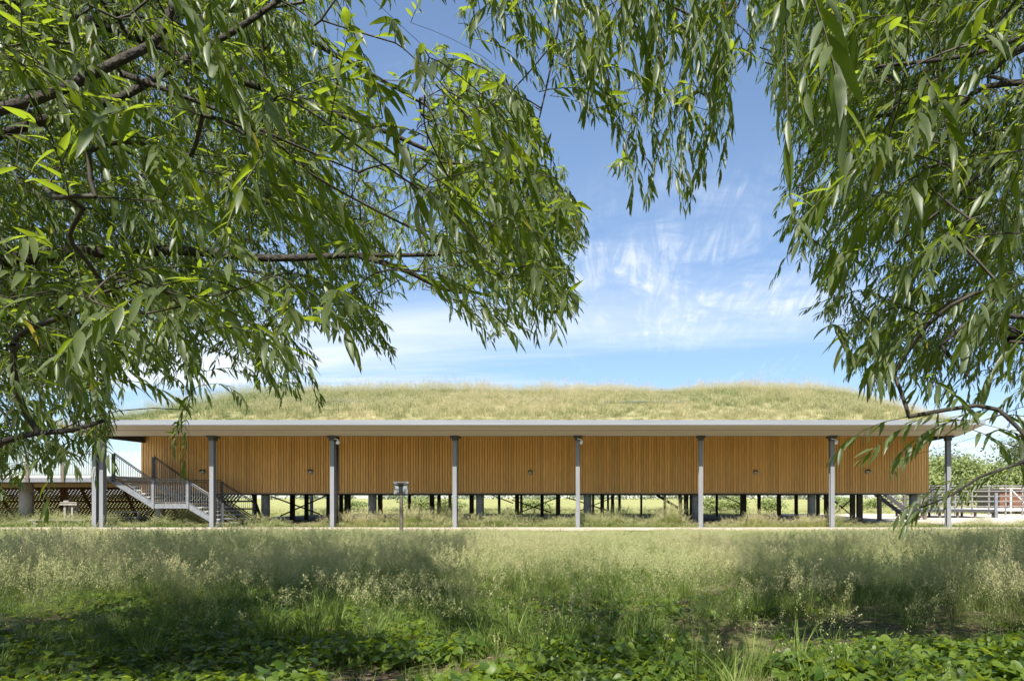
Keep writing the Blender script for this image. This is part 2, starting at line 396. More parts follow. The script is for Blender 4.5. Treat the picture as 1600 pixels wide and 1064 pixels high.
# fascia with a folded drip edge, gutter flashing behind it, and the tapered soffit
mb = MB()
def ring(a, b):
    for k in range(4):
        mb.quad([a[k], a[(k+1) % 4], b[(k+1) % 4], b[k]])
def rect(x0, x1, y0, y1, z): return [(x0,y0,z),(x1,y0,z),(x1,y1,z),(x0,y1,z)]
o_b = rect(XL, XR, DE, YB, ZF_B); o_t = rect(XL, XR, DE, YB, ZF_T)
ring(o_b, o_t); ring(o_t, rect(XL+.10, XR-.10, DE+.10, YB-.10, ZF_T)); ring(rect(XL+.10, XR-.10, DE+.10, YB-.10, ZF_T), rect(XL+.14, XR-.14, DE+.14, YB-.14, ZF_T-.12))
ring(rect(XL+.03, XR-.03, DE+.03, YB-.03, ZF_B), o_b)
keep(mb.build('fascia', M_FASCIA))
IX, IY = .55, 1.40
mb = MB(); ring(rect(XL+IX*.48, XR-IX*.48, DE+IY*.48, YB-IY*.48, 4.712), rect(XL+.03, XR-.03, DE+.03, YB-.03, ZF_B)); keep(mb.build('soffit', M_SOFFIT))
mb = MB(); ring(rect(XL+IX, XR-IX, DE+IY, YB-IY, ZS), rect(XL+IX*.48, XR-IX*.48, DE+IY*.48+.012, YB-IY*.48, 4.702)); o = keep(mb.build('soffit', M_SOFFIT))
mb = MB(); mb.quad(list(reversed(rect(XL+IX, XR-IX, DE+IY, YB-IY, ZCE)))); ring(rect(XL+IX, XR-IX, DE+IY, YB-IY, ZCE), rect(XL+IX, XR-IX, DE+IY, YB-IY, ZS)); keep(mb.build('ceiling', M_CEIL))

# clad walls: backing, battens, bottom rail
ZW0, ZW1 = 1.73, ZCE - .006
mb = MB(); mb.box(WL+.05, DW+.06, ZW0+.03, WR-.05, YWB-.06, ZW1-.005); keep(mb.build('wall', M_BACK))
NB = 298; pitch = (WR - WL) / NB
bats = []
for k in range(5):
    m_ = MB(); wv = .108 + .004*k; m_.box(-wv/2, -.022, 0, wv/2, .022, ZW1 - ZW0 - .05); bats.append(m_.mesh('batten', M_BATTEN))
for i in range(NB):
    o = link('batten', bats[(i*7 + i//3) % 5]); o.location = (WL + (i+.5)*pitch, DW + .022 + random.uniform(-.006, .010), ZW0 + .04 + random.uniform(-.004, .004)); keep(o)
mb = MB()
n_side = int((YWB - DW) / pitch)
for i in range(n_side):
    y = DW + .08 + i*pitch
    for x in (WL + .024, WR - .024): mb.box(x-.022, y, ZW0+.04, x+.022, y+.104, ZW1-.01)
for i in range(NB): x = WL + (i+.5)*pitch; mb.box(x-.05, YWB-.044, ZW0+.04, x+.05, YWB, ZW1-.01)
o = keep(mb.build('end_battens', M_BATTEN)); o['kind'] = 'stuff'
mb = MB(); mb.box(WL, DW-.012, ZW0-.03, WR, DW+.05, ZW0+.035); keep(mb.build('bottom_rail', M_SILL))
mb = MB(); mb.box(WL+.15, DW+.12, ZW0-.07, WR-.15, YWB-.12, ZW0+.025); keep(mb.build('floor_frame', M_DARK))

# front and rear columns (H sections), with a head plate
def column(x, d, zt=ZS-.09, wv=.20, dep=.26):
    m_ = MB(); m_.box(x-wv/2, d, 0, x+wv/2, d+.022, zt); m_.box(x-wv/2, d+dep-.022, 0, x+wv/2, d+dep, zt); m_.box(x-.009, d+.022, 0, x+.009, d+dep-.022, zt)
    c = keep(m_.build('column', M_COLUMN))
    h = MB(); h.box(x-.21, d-.10, zt, x+.21, d+dep+.10, zt+.09); h.box(x-.13, d-.04, zt-.13, x+.13, d+dep+.04, zt-.004)
    hp = h.build('head_plate', M_DARK); hp.parent = c
    b_ = MB(); b_.box(x-.19, d-.09, .0, x+.19, d+dep+.09, .03); bp_ = b_.build('base_plate', M_STEEL); bp_.parent = c
COLX = [X(p, DC) for p in (149, 332, 520, 711, 903, 1095, 1300, 1481.5)]
for x in COLX: column(x, DC - .1)
column(X(157.3, DC), DC + .02, wv=.19)
for x in COLX: column(x, 57.6)
mb = MB(); mb.tube([(X(526.5, 34.2), 34.25, 0.02), (X(526.5, 34.2), 34.25, ZS-.05)], .065, 10); keep(mb.build('downpipe', M_DARK))

# stilts: concrete ones along the front, timber and steel ones behind
def stilt(x, d, r, zt=1.70, conc=True):
    m_ = MB()
    if conc: m_.tube([(x, d, 0), (x, d, zt)], r, 16)
    else: m_.box(x-r, d-r, 0, x+r, d+r, zt)
    keep(m_.build('stilt', M_CONC if conc else M_POST))
ZST = ZW0 - .07
for p in (250, 415, 582, 750, 918, 1087, 1268, 1427): stilt(X(p, DS), DS, .225, ZST)
post_list = [(457,45,.15),(479,46,.13),(514,44,.15),(533,47,.13),(543,43,.18),(594,44,.15),(675,45,.16),(686,50,.13),(737,44,.15),(780,52,.11),(808,44,.15),(847,46,.13),
    (872,43,.16),(941,44,.15),(950,52,.10),(957,45,.13),(968,50,.12),(1063,44,.14),(1072,42,.16),(1080,47,.12),(1162,43,.18),(1186,48,.13),(1217,45,.15),(1244,48,.13),(1278,47,.13),(1291,44,.15),
    (1332,44,.17),(1343,43,.19),(1374,44,.14),(1413,49,.10),(1445,46,.12),(398,47,.13),(640,53,.12),(1002,53,.10),(1120,53,.11)]
for p, d, r in post_list: stilt(X(p, d), d, r*.82, ZST, False)
def brace(p0, p1, d, t=.05):
    a = P(p0[0], p0[1], d); b = P(p1[0], p1[1], d); m_ = MB(); m_.bar(a, b, t, t, (0, 1, 0)); keep(m_.build('brace', M_DARK))
for a, b, d, t in [((423,775),(500,803),45,.08),((510,774),(438,806),45.3,.08),((800,781),(862,801),44,.07),((874,776),(806,803),44.3,.07),((886,777),(960,801),44,.07),((958,777),(900,800),44.3,.06),
        ((1026,773),(1064,796),42.5,.16),((1302,781),(1328,803),44.6,.07),((1330,780),(1304,803),44.9,.07),((770,774),(802,786),47,.07),((1130,775),(1166,790),47,.06)]:
    brace(a, b, d, t)

# the turf mound on the roof
RX0, RX1, RY0, RY1 = -26.2, 17.1, DE + .18, YB - .18
def roof_h(x, y):
    x = np.asarray(x, float); y = np.asarray(y, float)
    u = np.clip(np.minimum(y - RY0, RY1 - y) / 13.4, 0, 1); u = 1 - (1 - u)**1.75
    v0 = np.clip((x - RX0) / 6.6, 0, 1); v1 = np.clip((RX1 - x) / 4.2, 0, 1)
    v = (1 - (1 - v0)**2.2) * (1 - (1 - v1)**2.2)
    und = (nzA(x*.14 + 7, y*.10) - .5) * .15 + (nzB(x*.5, y*.4) - .5) * .16
    return ZF_T - .10 + (3.22 + und + .07*np.clip((x-2)/6, 0, 1)*np.clip((13-x)/4,0,1)) * u * v + .02
nx, ny = 110, 70
rx = np.linspace(RX0, RX1, nx); ry = np.linspace(RY0, RY1, ny)
v = [(x, y, float(roof_h(x, y))) for y in ry for x in rx]
f = [(j*nx+i, j*nx+i+1, (j+1)*nx+i+1, (j+1)*nx+i) for j in range(ny-1) for i in range(nx-1)]
me = bpy.data.meshes.new('roof'); me.from_pydata(v, [], f); me.polygons.foreach_set('use_smooth', [True]*len(f))
M_TURF = noisy('roof_turf', (.17,.165,.065), (.29,.25,.125), 1.6, .95, bump=.3); me.materials.append(M_TURF)
keep(link('roof', me))
# flat strip of the roof margin outside the turf
mb = MB(); mb.box(XL+.12, DE+.12, ZF_T-.2, XR-.12, YB-.12, ZF_T-.105); keep(mb.build('roof_margin', M_STEEL))
for px0, px1, py, d in ((505, 562, 624, 36.5), (945, 1066, 626, 36.2)):
    x0, x1 = X(px0, d), X(px1, d); zz = float(roof_h((x0+x1)/2, d)) + .045
    m_ = MB(); m_.box(x0, d, zz-.5, x1, d+1.0, zz); m_.box(x0-.05, d-.05, zz+.003, x1+.05, d+1.05, zz+.06); keep(m_.build('rooflight', M_STEEL))

# ------------------------------------------------------------------ wall lamps and floodlights
def wall_lamp(px, py, label):
    p = Vector((X(px, DW), DW - .005, Z(py, DW)))
    e = empty('wall_lamp', p, label, 'wall lamp', 'round lamps along the timber wall')
    m_ = MB(); m_.tube([(0, 0, 0), (0, -.05, 0)], .125, 16); m_.build('lamp_base', M_STEEL, e)
    l = MB(); l.lathe([(.10, 0), (.098, .03), (.08, .065), (.045, .088), (.0, .095)], 14)
    me_ = l.mesh('lamp_lens', M_GLASSLAMP); me_.transform(Matrix.Translation((0, -.05, 0)) @ Matrix.Rotation(R(90), 4, 'X')); link('lamp_lens', me_, e)
    h = MB()
    for k in range(8):
        a0 = R(10 + k*20); a1 = R(30 + k*20)
        q = [(.13*math.cos(a), y, .13*math.sin(a)) for a, y in ((a0, -.04), (a1, -.04), (a1, -.19), (a0, -.19))]; h.quad(q)
        q2 = [(.122*math.cos(a), y, .122*math.sin(a)) for a, y in ((a0, -.19), (a1, -.19), (a1, -.04), (a0, -.04))]; h.quad(q2)
    h.build('lamp_hood', M_DARK, e)
wall_lamp(318, 737, 'round grey lamp on the timber wall above the staircase')
wall_lamp(486, 737, 'round wall lamp just left of the third column')
wall_lamp(829, 738, 'round wall lamp on the timber between the fourth and fifth columns')
wall_lamp(1180, 738, 'round wall lamp on the timber wall right of the sixth column')
wall_lamp(1355, 737, 'round wall lamp nearest the right end of the timber wall')
def flood(px, py, label, flip=1):
    d = DC - .22; p = Vector((X(px, d), d, Z(py, d)))
    e = empty('floodlight', p, label, 'floodlight', 'floodlights on the column heads')
    m_ = MB(); m_.bar((-.20*flip, .10, .10), (.0, 0, .03), .035, .035); m_.bar((0, 0, .03), (.07*flip, -.02, -.06), .05, .03); m_.build('arm', M_WHITE, e)
    b_ = MB(); b_.box(-.06, -.07, -.20, .06, .05, -.05, Matrix.Translation((.06*flip, -.02, 0)) @ Matrix.Rotation(R(25*flip), 4, 'Y')); b_.build('lamp_head', M_WHITE, e)
flood(528, 688, 'small white floodlight on the head of the third column')
flood(908, 688, 'small white floodlight on the head of the fifth column')
flood(1306, 688, 'small white floodlight on the head of the seventh column')

# ------------------------------------------------------------------ walkway and staircase on the left
DN, DF_ = 34.3, 37.3
def px_pt(px, py, d=DN): return Vector((X(px, DN), d, Z(py, DN)))
BAL = {}
def baluster_mesh(h):
    h = round(h, 2)
    if h not in BAL:
        m_ = MB(); m_.tube([(0, 0, 0), (0, 0, h)], .011, 6, caps=False); BAL[h] = m_.mesh('baluster', M_STEEL)
    return BAL[h]
def railing(parent, pts, hts, d, step=.112, top=.025, gap=.07, m=None):
    m = m or M_RAIL
    """balusters, top and bottom rails along feet pts; returns nothing"""
    for (a, b) in zip(pts[:-1], pts[1:]):
        a = Vector((a[0], d, a[1])); b = Vector((b[0], d, b[1])); n = max(1, int(abs(b.x - a.x)/step))
        for i in range(1, n):
            p = a.lerp(b, i/n); o = link('baluster', baluster_mesh(hts - gap), parent); o.location = p + Vector((0, 0, .06)) - parent.location
        m_ = MB(); m_.tube([a + Vector((0, -.05, hts + .10)), b + Vector((0, -.05, hts + .10))], top, 8); o = m_.build('handrail', m, parent); o.location = -parent.location
        m_ = MB(); m_.bar(a + Vector((0, 0, hts)), b + Vector((0, 0, hts)), .05, .035); o = m_.build('top_rail', m, parent); o.location = -parent.location
        m_ = MB(); m_.bar(a + Vector((0, 0, .06)), b + Vector((0, 0, .06)), .04, .03); o = m_.build('bottom_rail', m, parent); o.location = -parent.location
def rpost(parent, x, d, z0, z1, w_=.10, m=M_DARK):
    m_ = MB(); m_.box(x-w_, d-.025, z0, x+w_, d+.025, z1); o = m_.build('post', m, parent); o.location = -parent.location
ZD = Z(743.5, DN)
walk = empty('raised_walkway', (-30, 36, 0), 'raised walkway with upright bar railing leading to the left end of the building', 'walkway')
def wpart(mb, name, m): o = mb.build(name, m, walk); o.location = -walk.location; return o
m_ = MB(); m_.box(-41, DN-.02, ZD-.10, X(178, DN), DF_, ZD); m_.box(-41, DF_+.002, ZD-.10, WL-.12, 47, ZD); wpart(m_, 'deck', M_CONCP)
m_ = MB(); m_.box(-41, DN, ZD-.30, X(160, DN), DN+.10, ZD-.103); m_.box(-41, DN+.09, ZD-.33, X(160, DN), DN+.2, ZD-.302); wpart(m_, 'edge_beam', M_STEEL)
m_ = MB()
for k in range(14):
    m_.box(-41 + k*1.15, DN+.12, ZD-.28, -40.88 + k*1.15, 46.8, ZD-.105)
m_.box(-41, 38.5, ZD-.5, WL-.2, 38.75, ZD-.285); m_.box(-41, 44, ZD-.5, WL-.2, 44.25, ZD-.285); wpart(m_, 'joists', M_SILL)['kind'] = 'stuff'
for px, d in ((41, 36.0), (250, 36.2)):
    if px < 200:
        m_ = MB(); m_.tube([(X(px, d), d, 0), (X(px, d), d, ZD-.34)], .31, 18); wpart(m_, 'pier', M_CONC)
for px, d in ((-60, 44), (100, 44.1)): m_ = MB(); m_.tube([(X(px, d), d, 0), (X(px, d), d, ZD-.5)], .2, 14); wpart(m_, 'pier', M_CONC)
railing(walk, [(-41, ZD), (X(44, DN), ZD), (X(99, DN), ZD), (X(150, DN), ZD), (X(163, DN), ZD)], 1.12, DN-.03)
for px in (-20, 44, 99, 152): rpost(walk, X(px, DN), DN-.06, ZD-.3, ZD+1.15, .085, M_POST if px < 150 else M_DARK)

st = empty('staircase', (X(260, DN), 35.8, 0), 'galvanised outdoor staircase with a landing beside the second column', 'staircase')
def spart(mb, name, m): o = mb.build(name, m, st); o.location = -st.location; return o
ZL = Z(786, DN); x0, x1, x2, x3 = X(180, DN), X(240, DN), X(294, DN), X(350, DN)
for d in (DN, DF_):
    for (a, b) in (((x0-.3, ZD-.12), (x1+.02, ZL-.14)), ((x2, ZL-.14), (x3-.12, .06))):
        m_ = MB(); m_.bar((a[0], d, a[1]), (b[0], d, b[1]), .05, .26); spart(m_, 'stringer', M_STEEL)
    m_ = MB(); m_.box(x1-.05, d-.03, ZL-.26, x2+.1, d+.03, ZL-.02); spart(m_, 'landing_beam', M_STEEL)
    railing(st, [(x0, ZD-.02), (x1, ZL)], 1.08, d-.03, m=M_DARK if d > 36 else None); railing(st, [(x1, ZL), (x2, ZL)], 1.12, d-.03, m=M_DARK if d > 36 else None); railing(st, [(x2, ZL), (x3-.06, .12)], 1.05, d-.03, m=M_DARK if d > 36 else None)  # far rails and posts in dark steel: their shade put into the colour
    for x, za, zb, mm in ((x0-.05, ZD-.3, ZD+1.12, M_DARK), (x1, ZL-.28, ZL+1.16, M_STEEL), (x2, ZL-.28, ZL+1.16, M_STEEL), (x3-.06, 0, 1.2, M_STEEL)):
        rpost(st, x, d-.05, za, zb, .06 if mm is M_STEEL else .085, M_DARK if d > 36 else mm)
m_ = MB(); m_.box(x1-.03, DN+.04, ZL-.06, x2+.06, DF_-.04, ZL); spart(m_, 'landing', M_SILL)
for (xa, za, xb, zb, n) in ((x0, ZD, x1, ZL, 8), (x2+.05, ZL, x3, 0.0, 6)):
    for k in range(1, n):
        x = xa + (xb-xa)*k/n; z = za + (zb-za)*k/n
        m_ = MB(); m_.box(x-.02, DN+.04, z-.05, x+(xb-xa)/n+.04, DF_-.04, z); m_.box(x-.018, DN+.05, z+.003, x+.05, DF_-.05, z+.012); spart(m_, 'tread', M_CONCP)
m_ = MB(); m_.tube([(X(250, 36), 36, 0), (X(250, 36), 36, ZL-.08)], .22, 14); spart(m_, 'pier', M_CONC)

# lattice screen behind the walkway
DL = 42.0
lat = empty('lattice_screen', (-30, DL, 0), 'brown diagonal lattice screen standing below the walkway', 'screen')
lat.rotation_euler.x = R(33)
lx0, lx1, lz0, lz1 = -42.0, X(408, DL), .12, 2.40
ml = MB(); Lh = lz1 - lz0; ml.box(-.042, -.011, 0, .042, .011, Lh * math.sqrt(2)); lm = ml.mesh('slat', M_LATT)
sp = .205; n = 0
xx = lx0
while xx < lx1 - Lh:
    for s_, dd in ((1, 0), (-1, .026)):
        o = link('slat', lm, lat); o.location = Vector((xx if s_ > 0 else xx + Lh, DL + dd, lz0)) - lat.location; o.rotation_euler = (0, R(45*s_), 0); n += 1
    xx += sp
for z_, mm in ((lz0, M_LATT), (Z(790, DL), M_SILL), (Z(776, DL), M_LATT), (lz1, M_LATT)):
    m_ = MB(); m_.box(lx0, DL-.06, z_-.045, lx1, DL-.013, z_+.045); o = m_.build('rail', mm, lat); o.location = -lat.location
for k in range(9):
    x = lx0 + (lx1-lx0)*k/8; m_ = MB(); m_.box(x-.06, DL+.04, 0, x+.06, DL+.15, lz1+.1); o = m_.build('post', M_POST, lat); o.location = -lat.location

# picnic tables and a log bench by the walkway
def picnic(x, y, rz, label):
    e = empty('picnic_table', (x, y, 0), label, 'picnic table', 'weathered picnic tables below the walkway'); e.rotation_euler.z = rz
    for i in range(5): m_ = MB(); m_.box(-.9, -.36 + i*.148, .70, .9, -.23 + i*.148, .74); m_.build('plank', M_GREYWOOD, e)
    for s_ in (-1, 1):
        m_ = MB()
        for i in range(2): m_.box(-.9, s_*.70 - .13 + i*.135, .42, .9, s_*.70 - .005 + i*.135, .455)
        m_.build('seat', M_GREYWOOD, e)
        for q in (-1, 1):
            m_ = MB(); m_.bar((s_*.62, q*.62, 0), (s_*.62, q*.22, .69), .06, .10, (1, 0, 0)); m_.build('leg', M_GREYWOOD, e)
        m_ = MB(); m_.box(s_*.66-.025, -.80, .33, s_*.66+.025, .80, .415); m_.build('crossbar', M_GREYWOOD, e)
picnic(X(207, 36.4), 36.4, -.1, 'weathered picnic table under the upper flight of the stairs')
e = empty('high_table', (X(113, 35.2), 35.2, 0), 'tall pale timber table on paired legs left of the twin columns', 'table')
for k in range(3): m_ = MB(); m_.box(-.43, -.26 + k*.175, 1.20, .43, -.10 + k*.175, 1.25); m_.build('plank', M_PALEWOOD, e)
m_ = MB(); m_.box(-.45, -.29, 1.09, .45, -.265, 1.17); m_.box(-.30, -.2, 1.25 + .003, -.05, .1, 1.36); m_.build('trim', M_PALEWOOD, e)
for x in (-.24, .14):
    m_ = MB(); m_.box(x-.05, -.2, 0, x+.05, -.1, 1.197); m_.build('leg', M_PALEWOOD, e); m_ = MB(); m_.box(x-.05, .1, 0, x+.05, .2, 1.197); m_.build('leg', M_PALEWOOD, e)
m_ = MB(); m_.bar((-.24, -.23, .25), (.10, -.23, .62), .04, .07, (0, 1, 0)); m_.build('brace', M_PALEWOOD, e)
e = empty('bench', (X(88, 34.9), 34.9, 0), 'long low grey timber bench in front of the round pier', 'bench')
m_ = MB(); m_.box(-1.3, -.18, .30, 1.6, -.01, .36); m_.box(-1.3, .01, .30, 1.6, .18, .36); m_.build('seat', M_PALEWOOD, e)
for x in (-1.0, .2, 1.3): m_ = MB(); m_.box(x-.06, -.15, 0, x+.06, .15, .298); m_.build('leg', M_GREYWOOD, e)

# ------------------------------------------------------------------ the sign on its post
dS = 25.0
sg = empty('sign', (X(627, dS), dS, 0), 'small grey twin panel sign on a dark post in the meadow', 'sign')
m_ = MB(); m_.box(-.055, -.045, 0, .055, .045, 1.46); m_.build('post', M_POST, sg)
zb, zt = Z(772, dS), Z(754, dS)
for s_, wv in ((-1, .17), (1, .19)):
    p = MB(); xa = s_*.075 if s_ > 0 else -.075 - wv; p.box(0 if s_ > 0 else -wv, -.02, zb, wv if s_ > 0 else 0, .02, zt)
    o = p.build('panel', M_SIGN, sg); o.location = (s_*.08, -.03, 0); o.rotation_euler.z = R(-14*s_)
m_ = MB(); m_.box(-.074, -.06, zb+.04, .074, .03, zt-.02); m_.build('centre_box', M_BLACK, sg)
m_ = MB(); m_.box(-.28, -.09, zt+.003, .30, .07, zt+.035); m_.build('cap', M_STEEL, sg)
m_ = MB(); m_.box(-.24, -.10, zt-.075, .27, -.062, zt-.045); m_.box(-.24, -.085, zb-.012, .26, -.05, zb+.02); m_.build('trim', M_BLACK, sg)

# ------------------------------------------------------------------ the yard on the right
DR = 45.0
rs = empty('rear_staircase', (X(1408, DR), DR, 0), 'dark steel stair with blue grey treads under the right end of the building', 'staircase')
a = P(1378, 768, DR); b = P(1436, 812, DR)
for dd in (0, 1.6):
    m_ = MB(); m_.bar(a + Vector((0, dd, 0)), b + Vector((0, dd, 0)), .06, .26); o = m_.build('stringer', M_DARK, rs); o.location = -rs.location
for k in range(1, 10):
    p = a.lerp(b, k/10); m_ = MB(); m_.box(p.x-.05, DR+.04, p.z+.06, p.x+.22, DR+1.56, p.z+.10); o = m_.build('tread', M_BLUE, rs); o.location = -rs.location

DB = 50.0
pl = empty('loading_platform', (X(1500, DB), DB, 0), 'low grey platform with dark railings on the gravel yard', 'platform')
def ppart(mb, name, m): o = mb.build(name, m, pl); o.location = -pl.location; return o
x0_, x1_ = X(1436, DB), X(1556, DB); zt_ = Z(796, DB)
m_ = MB(); m_.box(x0_, DB, zt_-.16, x1_, DB+5, zt_); ppart(m_, 'deck', M_STEEL)
m_ = MB(); m_.box(x0_, DB-.05, zt_-.19, x1_, DB-.003, zt_+.02); ppart(m_, 'edge_beam', M_DARK)
for x in np.linspace(x0_+.3, x1_-.1, 5):
    for y in (DB+.2, DB+4.7): m_ = MB(); m_.box(x-.07, y-.07, 0, x+.07, y+.07, zt_-.163); ppart(m_, 'leg', M_POST)
zr = Z(761, DB)
for yy, n_ in ((DB+4.9, 6), (DB+.05, 0)):
    if n_:
        for x in np.linspace(x0_, x1_, n_): m_ = MB(); m_.box(x-.05, yy-.03, zt_, x+.05, yy+.03, zr); ppart(m_, 'post', M_DARK)
        for q in (0, .35, .7, 1.0): m_ = MB(); m_.box(x0_, yy-.025, zr-q*1.15-.03, x1_, yy+.025, zr-q*1.15+.03); ppart(m_, 'rail', M_STEEL)
m_ = MB(); m_.box(x1_-.16, DB-.2, 0, x1_+.04, DB-.055, Z(770, DB)); ppart(m_, 'end_post', M_STEEL)
for px in (1453, 1459): x = X(px, DB); m_ = MB(); m_.box(x-.06, DB+.3, zt_+.002, x+.06, DB+.4, Z(757, DB)); ppart(m_, 'gate_post', M_DARK)

# railing line behind the platform
DRR = 58.0
ry_ = empty('yard_fence', (X(1500, DRR), DRR, 0), 'pale post and rail fence behind the low platform', 'fence')
def fpart(mb, name, m): o = mb.build(name, m, ry_); o.location = -ry_.location; return o
M_OLDRAIL = noisy('old_rail', (.15,.14,.13), (.23,.215,.195), 6, .8)
xa_, xb_ = X(1440, DRR), X(1650, DRR)
for x in np.linspace(xa_, xb_, 9): m_ = MB(); m_.box(x-.06, DRR-.05, 0, x+.06, DRR+.05, Z(757, DRR)); fpart(m_, 'post', M_OLDRAIL)
for py in (759, 767, 775, 783, 791): zz_ = Z(py, DRR); m_ = MB(); m_.box(xa_, DRR-.09, zz_-.05, xb_, DRR-.052, zz_+.05); fpart(m_, 'rail', M_OLDRAIL)

DH = 63.0
sh = empty('timber_shed', (X(1600, DH), DH, 0), 'rust brown boarded shed with white props at the right edge', 'shed')
def hpart(mb, name, m): o = mb.build(name, m, sh); o.location = -sh.location; return o
hx0, hx1, hz = X(1562, DH), X(1760, DH), Z(764, DH)
nb = 9; hh = (hz - .25)/nb
for k in range(nb): m_ = MB(); m_.box(hx0, DH, .25 + k*hh, hx1, DH+.05+random.uniform(-.012, .012), .25 + (k+1)*hh - .015); hpart(m_, 'board', M_RUST)
m_ = MB(); m_.box(hx0+.05, DH+.08, .1, hx1-.05, DH+4, hz); hpart(m_, 'wall', M_POST)
m_ = MB(); m_.box(hx0-.2, DH-.3, hz+.003, hx1+.2, DH+4.3, hz+.14); hpart(m_, 'roof', M_GREYWOOD)
for px in (1581, 1625, 1670):
    x = X(px, DH-1); m_ = MB(); m_.box(x-.06, DH-.9, 0, x+.06, DH-.78, hz-.02); hpart(m_, 'prop', M_WHITE)
    m_ = MB(); m_.bar((x+.08, DH-.84, hz-.1), (x+1.5, DH-.84, hz-1.5), .09, .09, (0, 1, 0)); hpart(m_, 'prop', M_WHITE)
m_ = MB(); m_.box(hx0-6, DH-1.2, Z(798, DH-1.2), hx1, DH-.95, Z(794, DH-1.2)); hpart(m_, 'kerb_beam', M_WHITE)

# ------------------------------------------------------------------ trees and bushes beyond
M_FAR = leaf_mat('hedge_leaf', (.15,.20,.055), (.29,.33,.115), (.22,.26,.10), (.34,.42,.10), .3, rough=.6, spec=.2)
M_FARG = leaf_mat('grey_leaf', (.10,.125,.07), (.17,.20,.12), (.16,.18,.12), (.22,.26,.12), .3, rough=.6, spec=.2)
M_BLOCKER = leaf_mat('blocker_leaf', (.02,.04,.008), (.05,.08,.018), (.06,.08,.03), (.10,.14,.02), .3, rough=.6, spec=.2)
def crown_mesh(name, blobs, n, size, m, rng):
    v = []; f = []; r_ = []
    vol = np.array([b[3]*b[4]*b[5] for b in blobs]); vol = vol**.75; vol /= vol.sum()
    for k in range(n):
        b = blobs[rng.choice(len(blobs), p=vol)]
        d = rng.normal(size=3); d /= np.linalg.norm(d); rad = rng.random()**.35
        p = np.array(b[:3]) + d*rad*np.array(b[3:6]) * (1 + .25*math.sin(5*d[0]+3*d[2]+k%7))
        if p[2] < .02: continue
        s_ = size*rng.uniform(.5, 1.3)
        nrm = d*.7 + rng.normal(size=3)*.6 + np.array([0, 0, .35]); nrm /= np.linalg.norm(nrm)
        t = np.cross(nrm, rng.normal(size=3)); t /= np.linalg.norm(t); q = np.cross(nrm, t)
        i = len(v); v += [tuple(p - t*s_), tuple(p + q*s_*.45), tuple(p + t*s_), tuple(p - q*s_*.45)]; f.append((i, i+1, i+2, i+3)); r_.append(rng.random())
    return mesh_rnd(name, v, f, r_, m)
def far_tree(name, x, y, h, wd, label, cat, group, seed, m=M_FAR, n=2600, size=.30, trunk=True):
    rng = np.random.default_rng(seed); e = empty(name, (x, y, 0), label, cat, group)
    blobs = []
    for k in range(9 if trunk else 7):
        a = rng.uniform(0, 2*math.pi); rr = rng.uniform(0, .5)*wd; z = h*(rng.uniform(.35, .86) if trunk else rng.uniform(.25, .72)); s_ = rng.uniform(.28, .46)
        blobs.append((rr*math.cos(a), rr*math.sin(a)*.7, z, wd*s_, wd*s_*.8, h*rng.uniform(.14, .24)))
    blobs.append((0, 0, h*.62, wd*.42, wd*.4, h*.36))
    if trunk: blobs.append((0, 0, h*.25, wd*.55, wd*.5, h*.22))
    link('crown', crown_mesh('crown', blobs, n, size, m, rng), e)
    mb = MB(); mb.tube([(0, 0, 0), (wd*.02, 0, h*.3), (-.1, .1, h*.8)], [h*.025+.03, h*.018+.02, .03], 7)
    for k in range(4):
        a = rng.uniform(0, 6.28); mb.tube([(0, 0, h*(.2+.1*k)), (math.cos(a)*wd*.35, math.sin(a)*wd*.3, h*(.45+.1*k))], [h*.012+.01, .02], 5)
    mb.build('trunk' if trunk else 'stem', M_BARK, e)
G1 = 'sunlit hedge trees behind the right end of the building'
for k, (px, py, d, wd, lb) in enumerate([(1436, 724, 92, 6.0, 'light green hedge tree just behind the right wall end'), (1476, 716, 96, 6.5, 'light green rounded hedge tree behind the last column'),
        (1512, 712, 94, 6.5, 'light green hedge tree between the last column and the shed'), (1552, 718, 90, 6.0, 'light green low hedge tree left of the shed'),
        (1596, 716, 92, 6.5, 'light green hedge tree above the brown shed'), (1650, 712, 94, 7, 'light green hedge tree past the right edge of the shed')]):
    far_tree('hedge_tree', X(px, d), d, Z(py, d) * 1.02, wd, lb, 'tree', G1, 100+k, n=3600, size=.27)
far_tree('tall_tree', X(1486, 120), 120, Z(692, 120), 9, 'taller grey green tree rising above the hedge near the last column', 'tree', None, 130, M_FARG, 4200, .33)
far_tree('tall_tree', X(1612, 112), 112, Z(662, 112), 9.5, 'tallest grey green tree at the right edge of the view', 'tree', None, 131, M_FARG, 4600, .33)
G2 = 'bushes seen between the stilts'
for k, (px, d, h, wd, lb) in enumerate([(655, 66, 1.75, 3.2, 'round bush seen between the stilts right of the sign post'), (705, 67, 1.6, 3.0, 'low bush seen under the building beside the fourth column'), (835, 66, 1.5, 2.8, 'bush behind the crossed braces left of the fifth column'),
        (1110, 66, 1.7, 2.6, 'bush seen just right of the sixth column'), (1150, 67, 1.8, 2.8, 'dense bush under the building below the fourth wall lamp'), (1200, 66, 1.6, 2.8, 'bush seen between dark posts left of the seventh column'),
        (1312, 66, 1.7, 2.4, 'small bush behind the braces right of the seventh column'), (1372, 70, 1.6, 3.0, 'bush seen below the fifth wall lamp'), (548, 75, 1.3, 2.4, 'small distant bush right of the third column')]):
    far_tree('bush', X(px, d), d, h, wd, lb, 'bush', G2, 200+k, n=1500, size=.13, trunk=False)
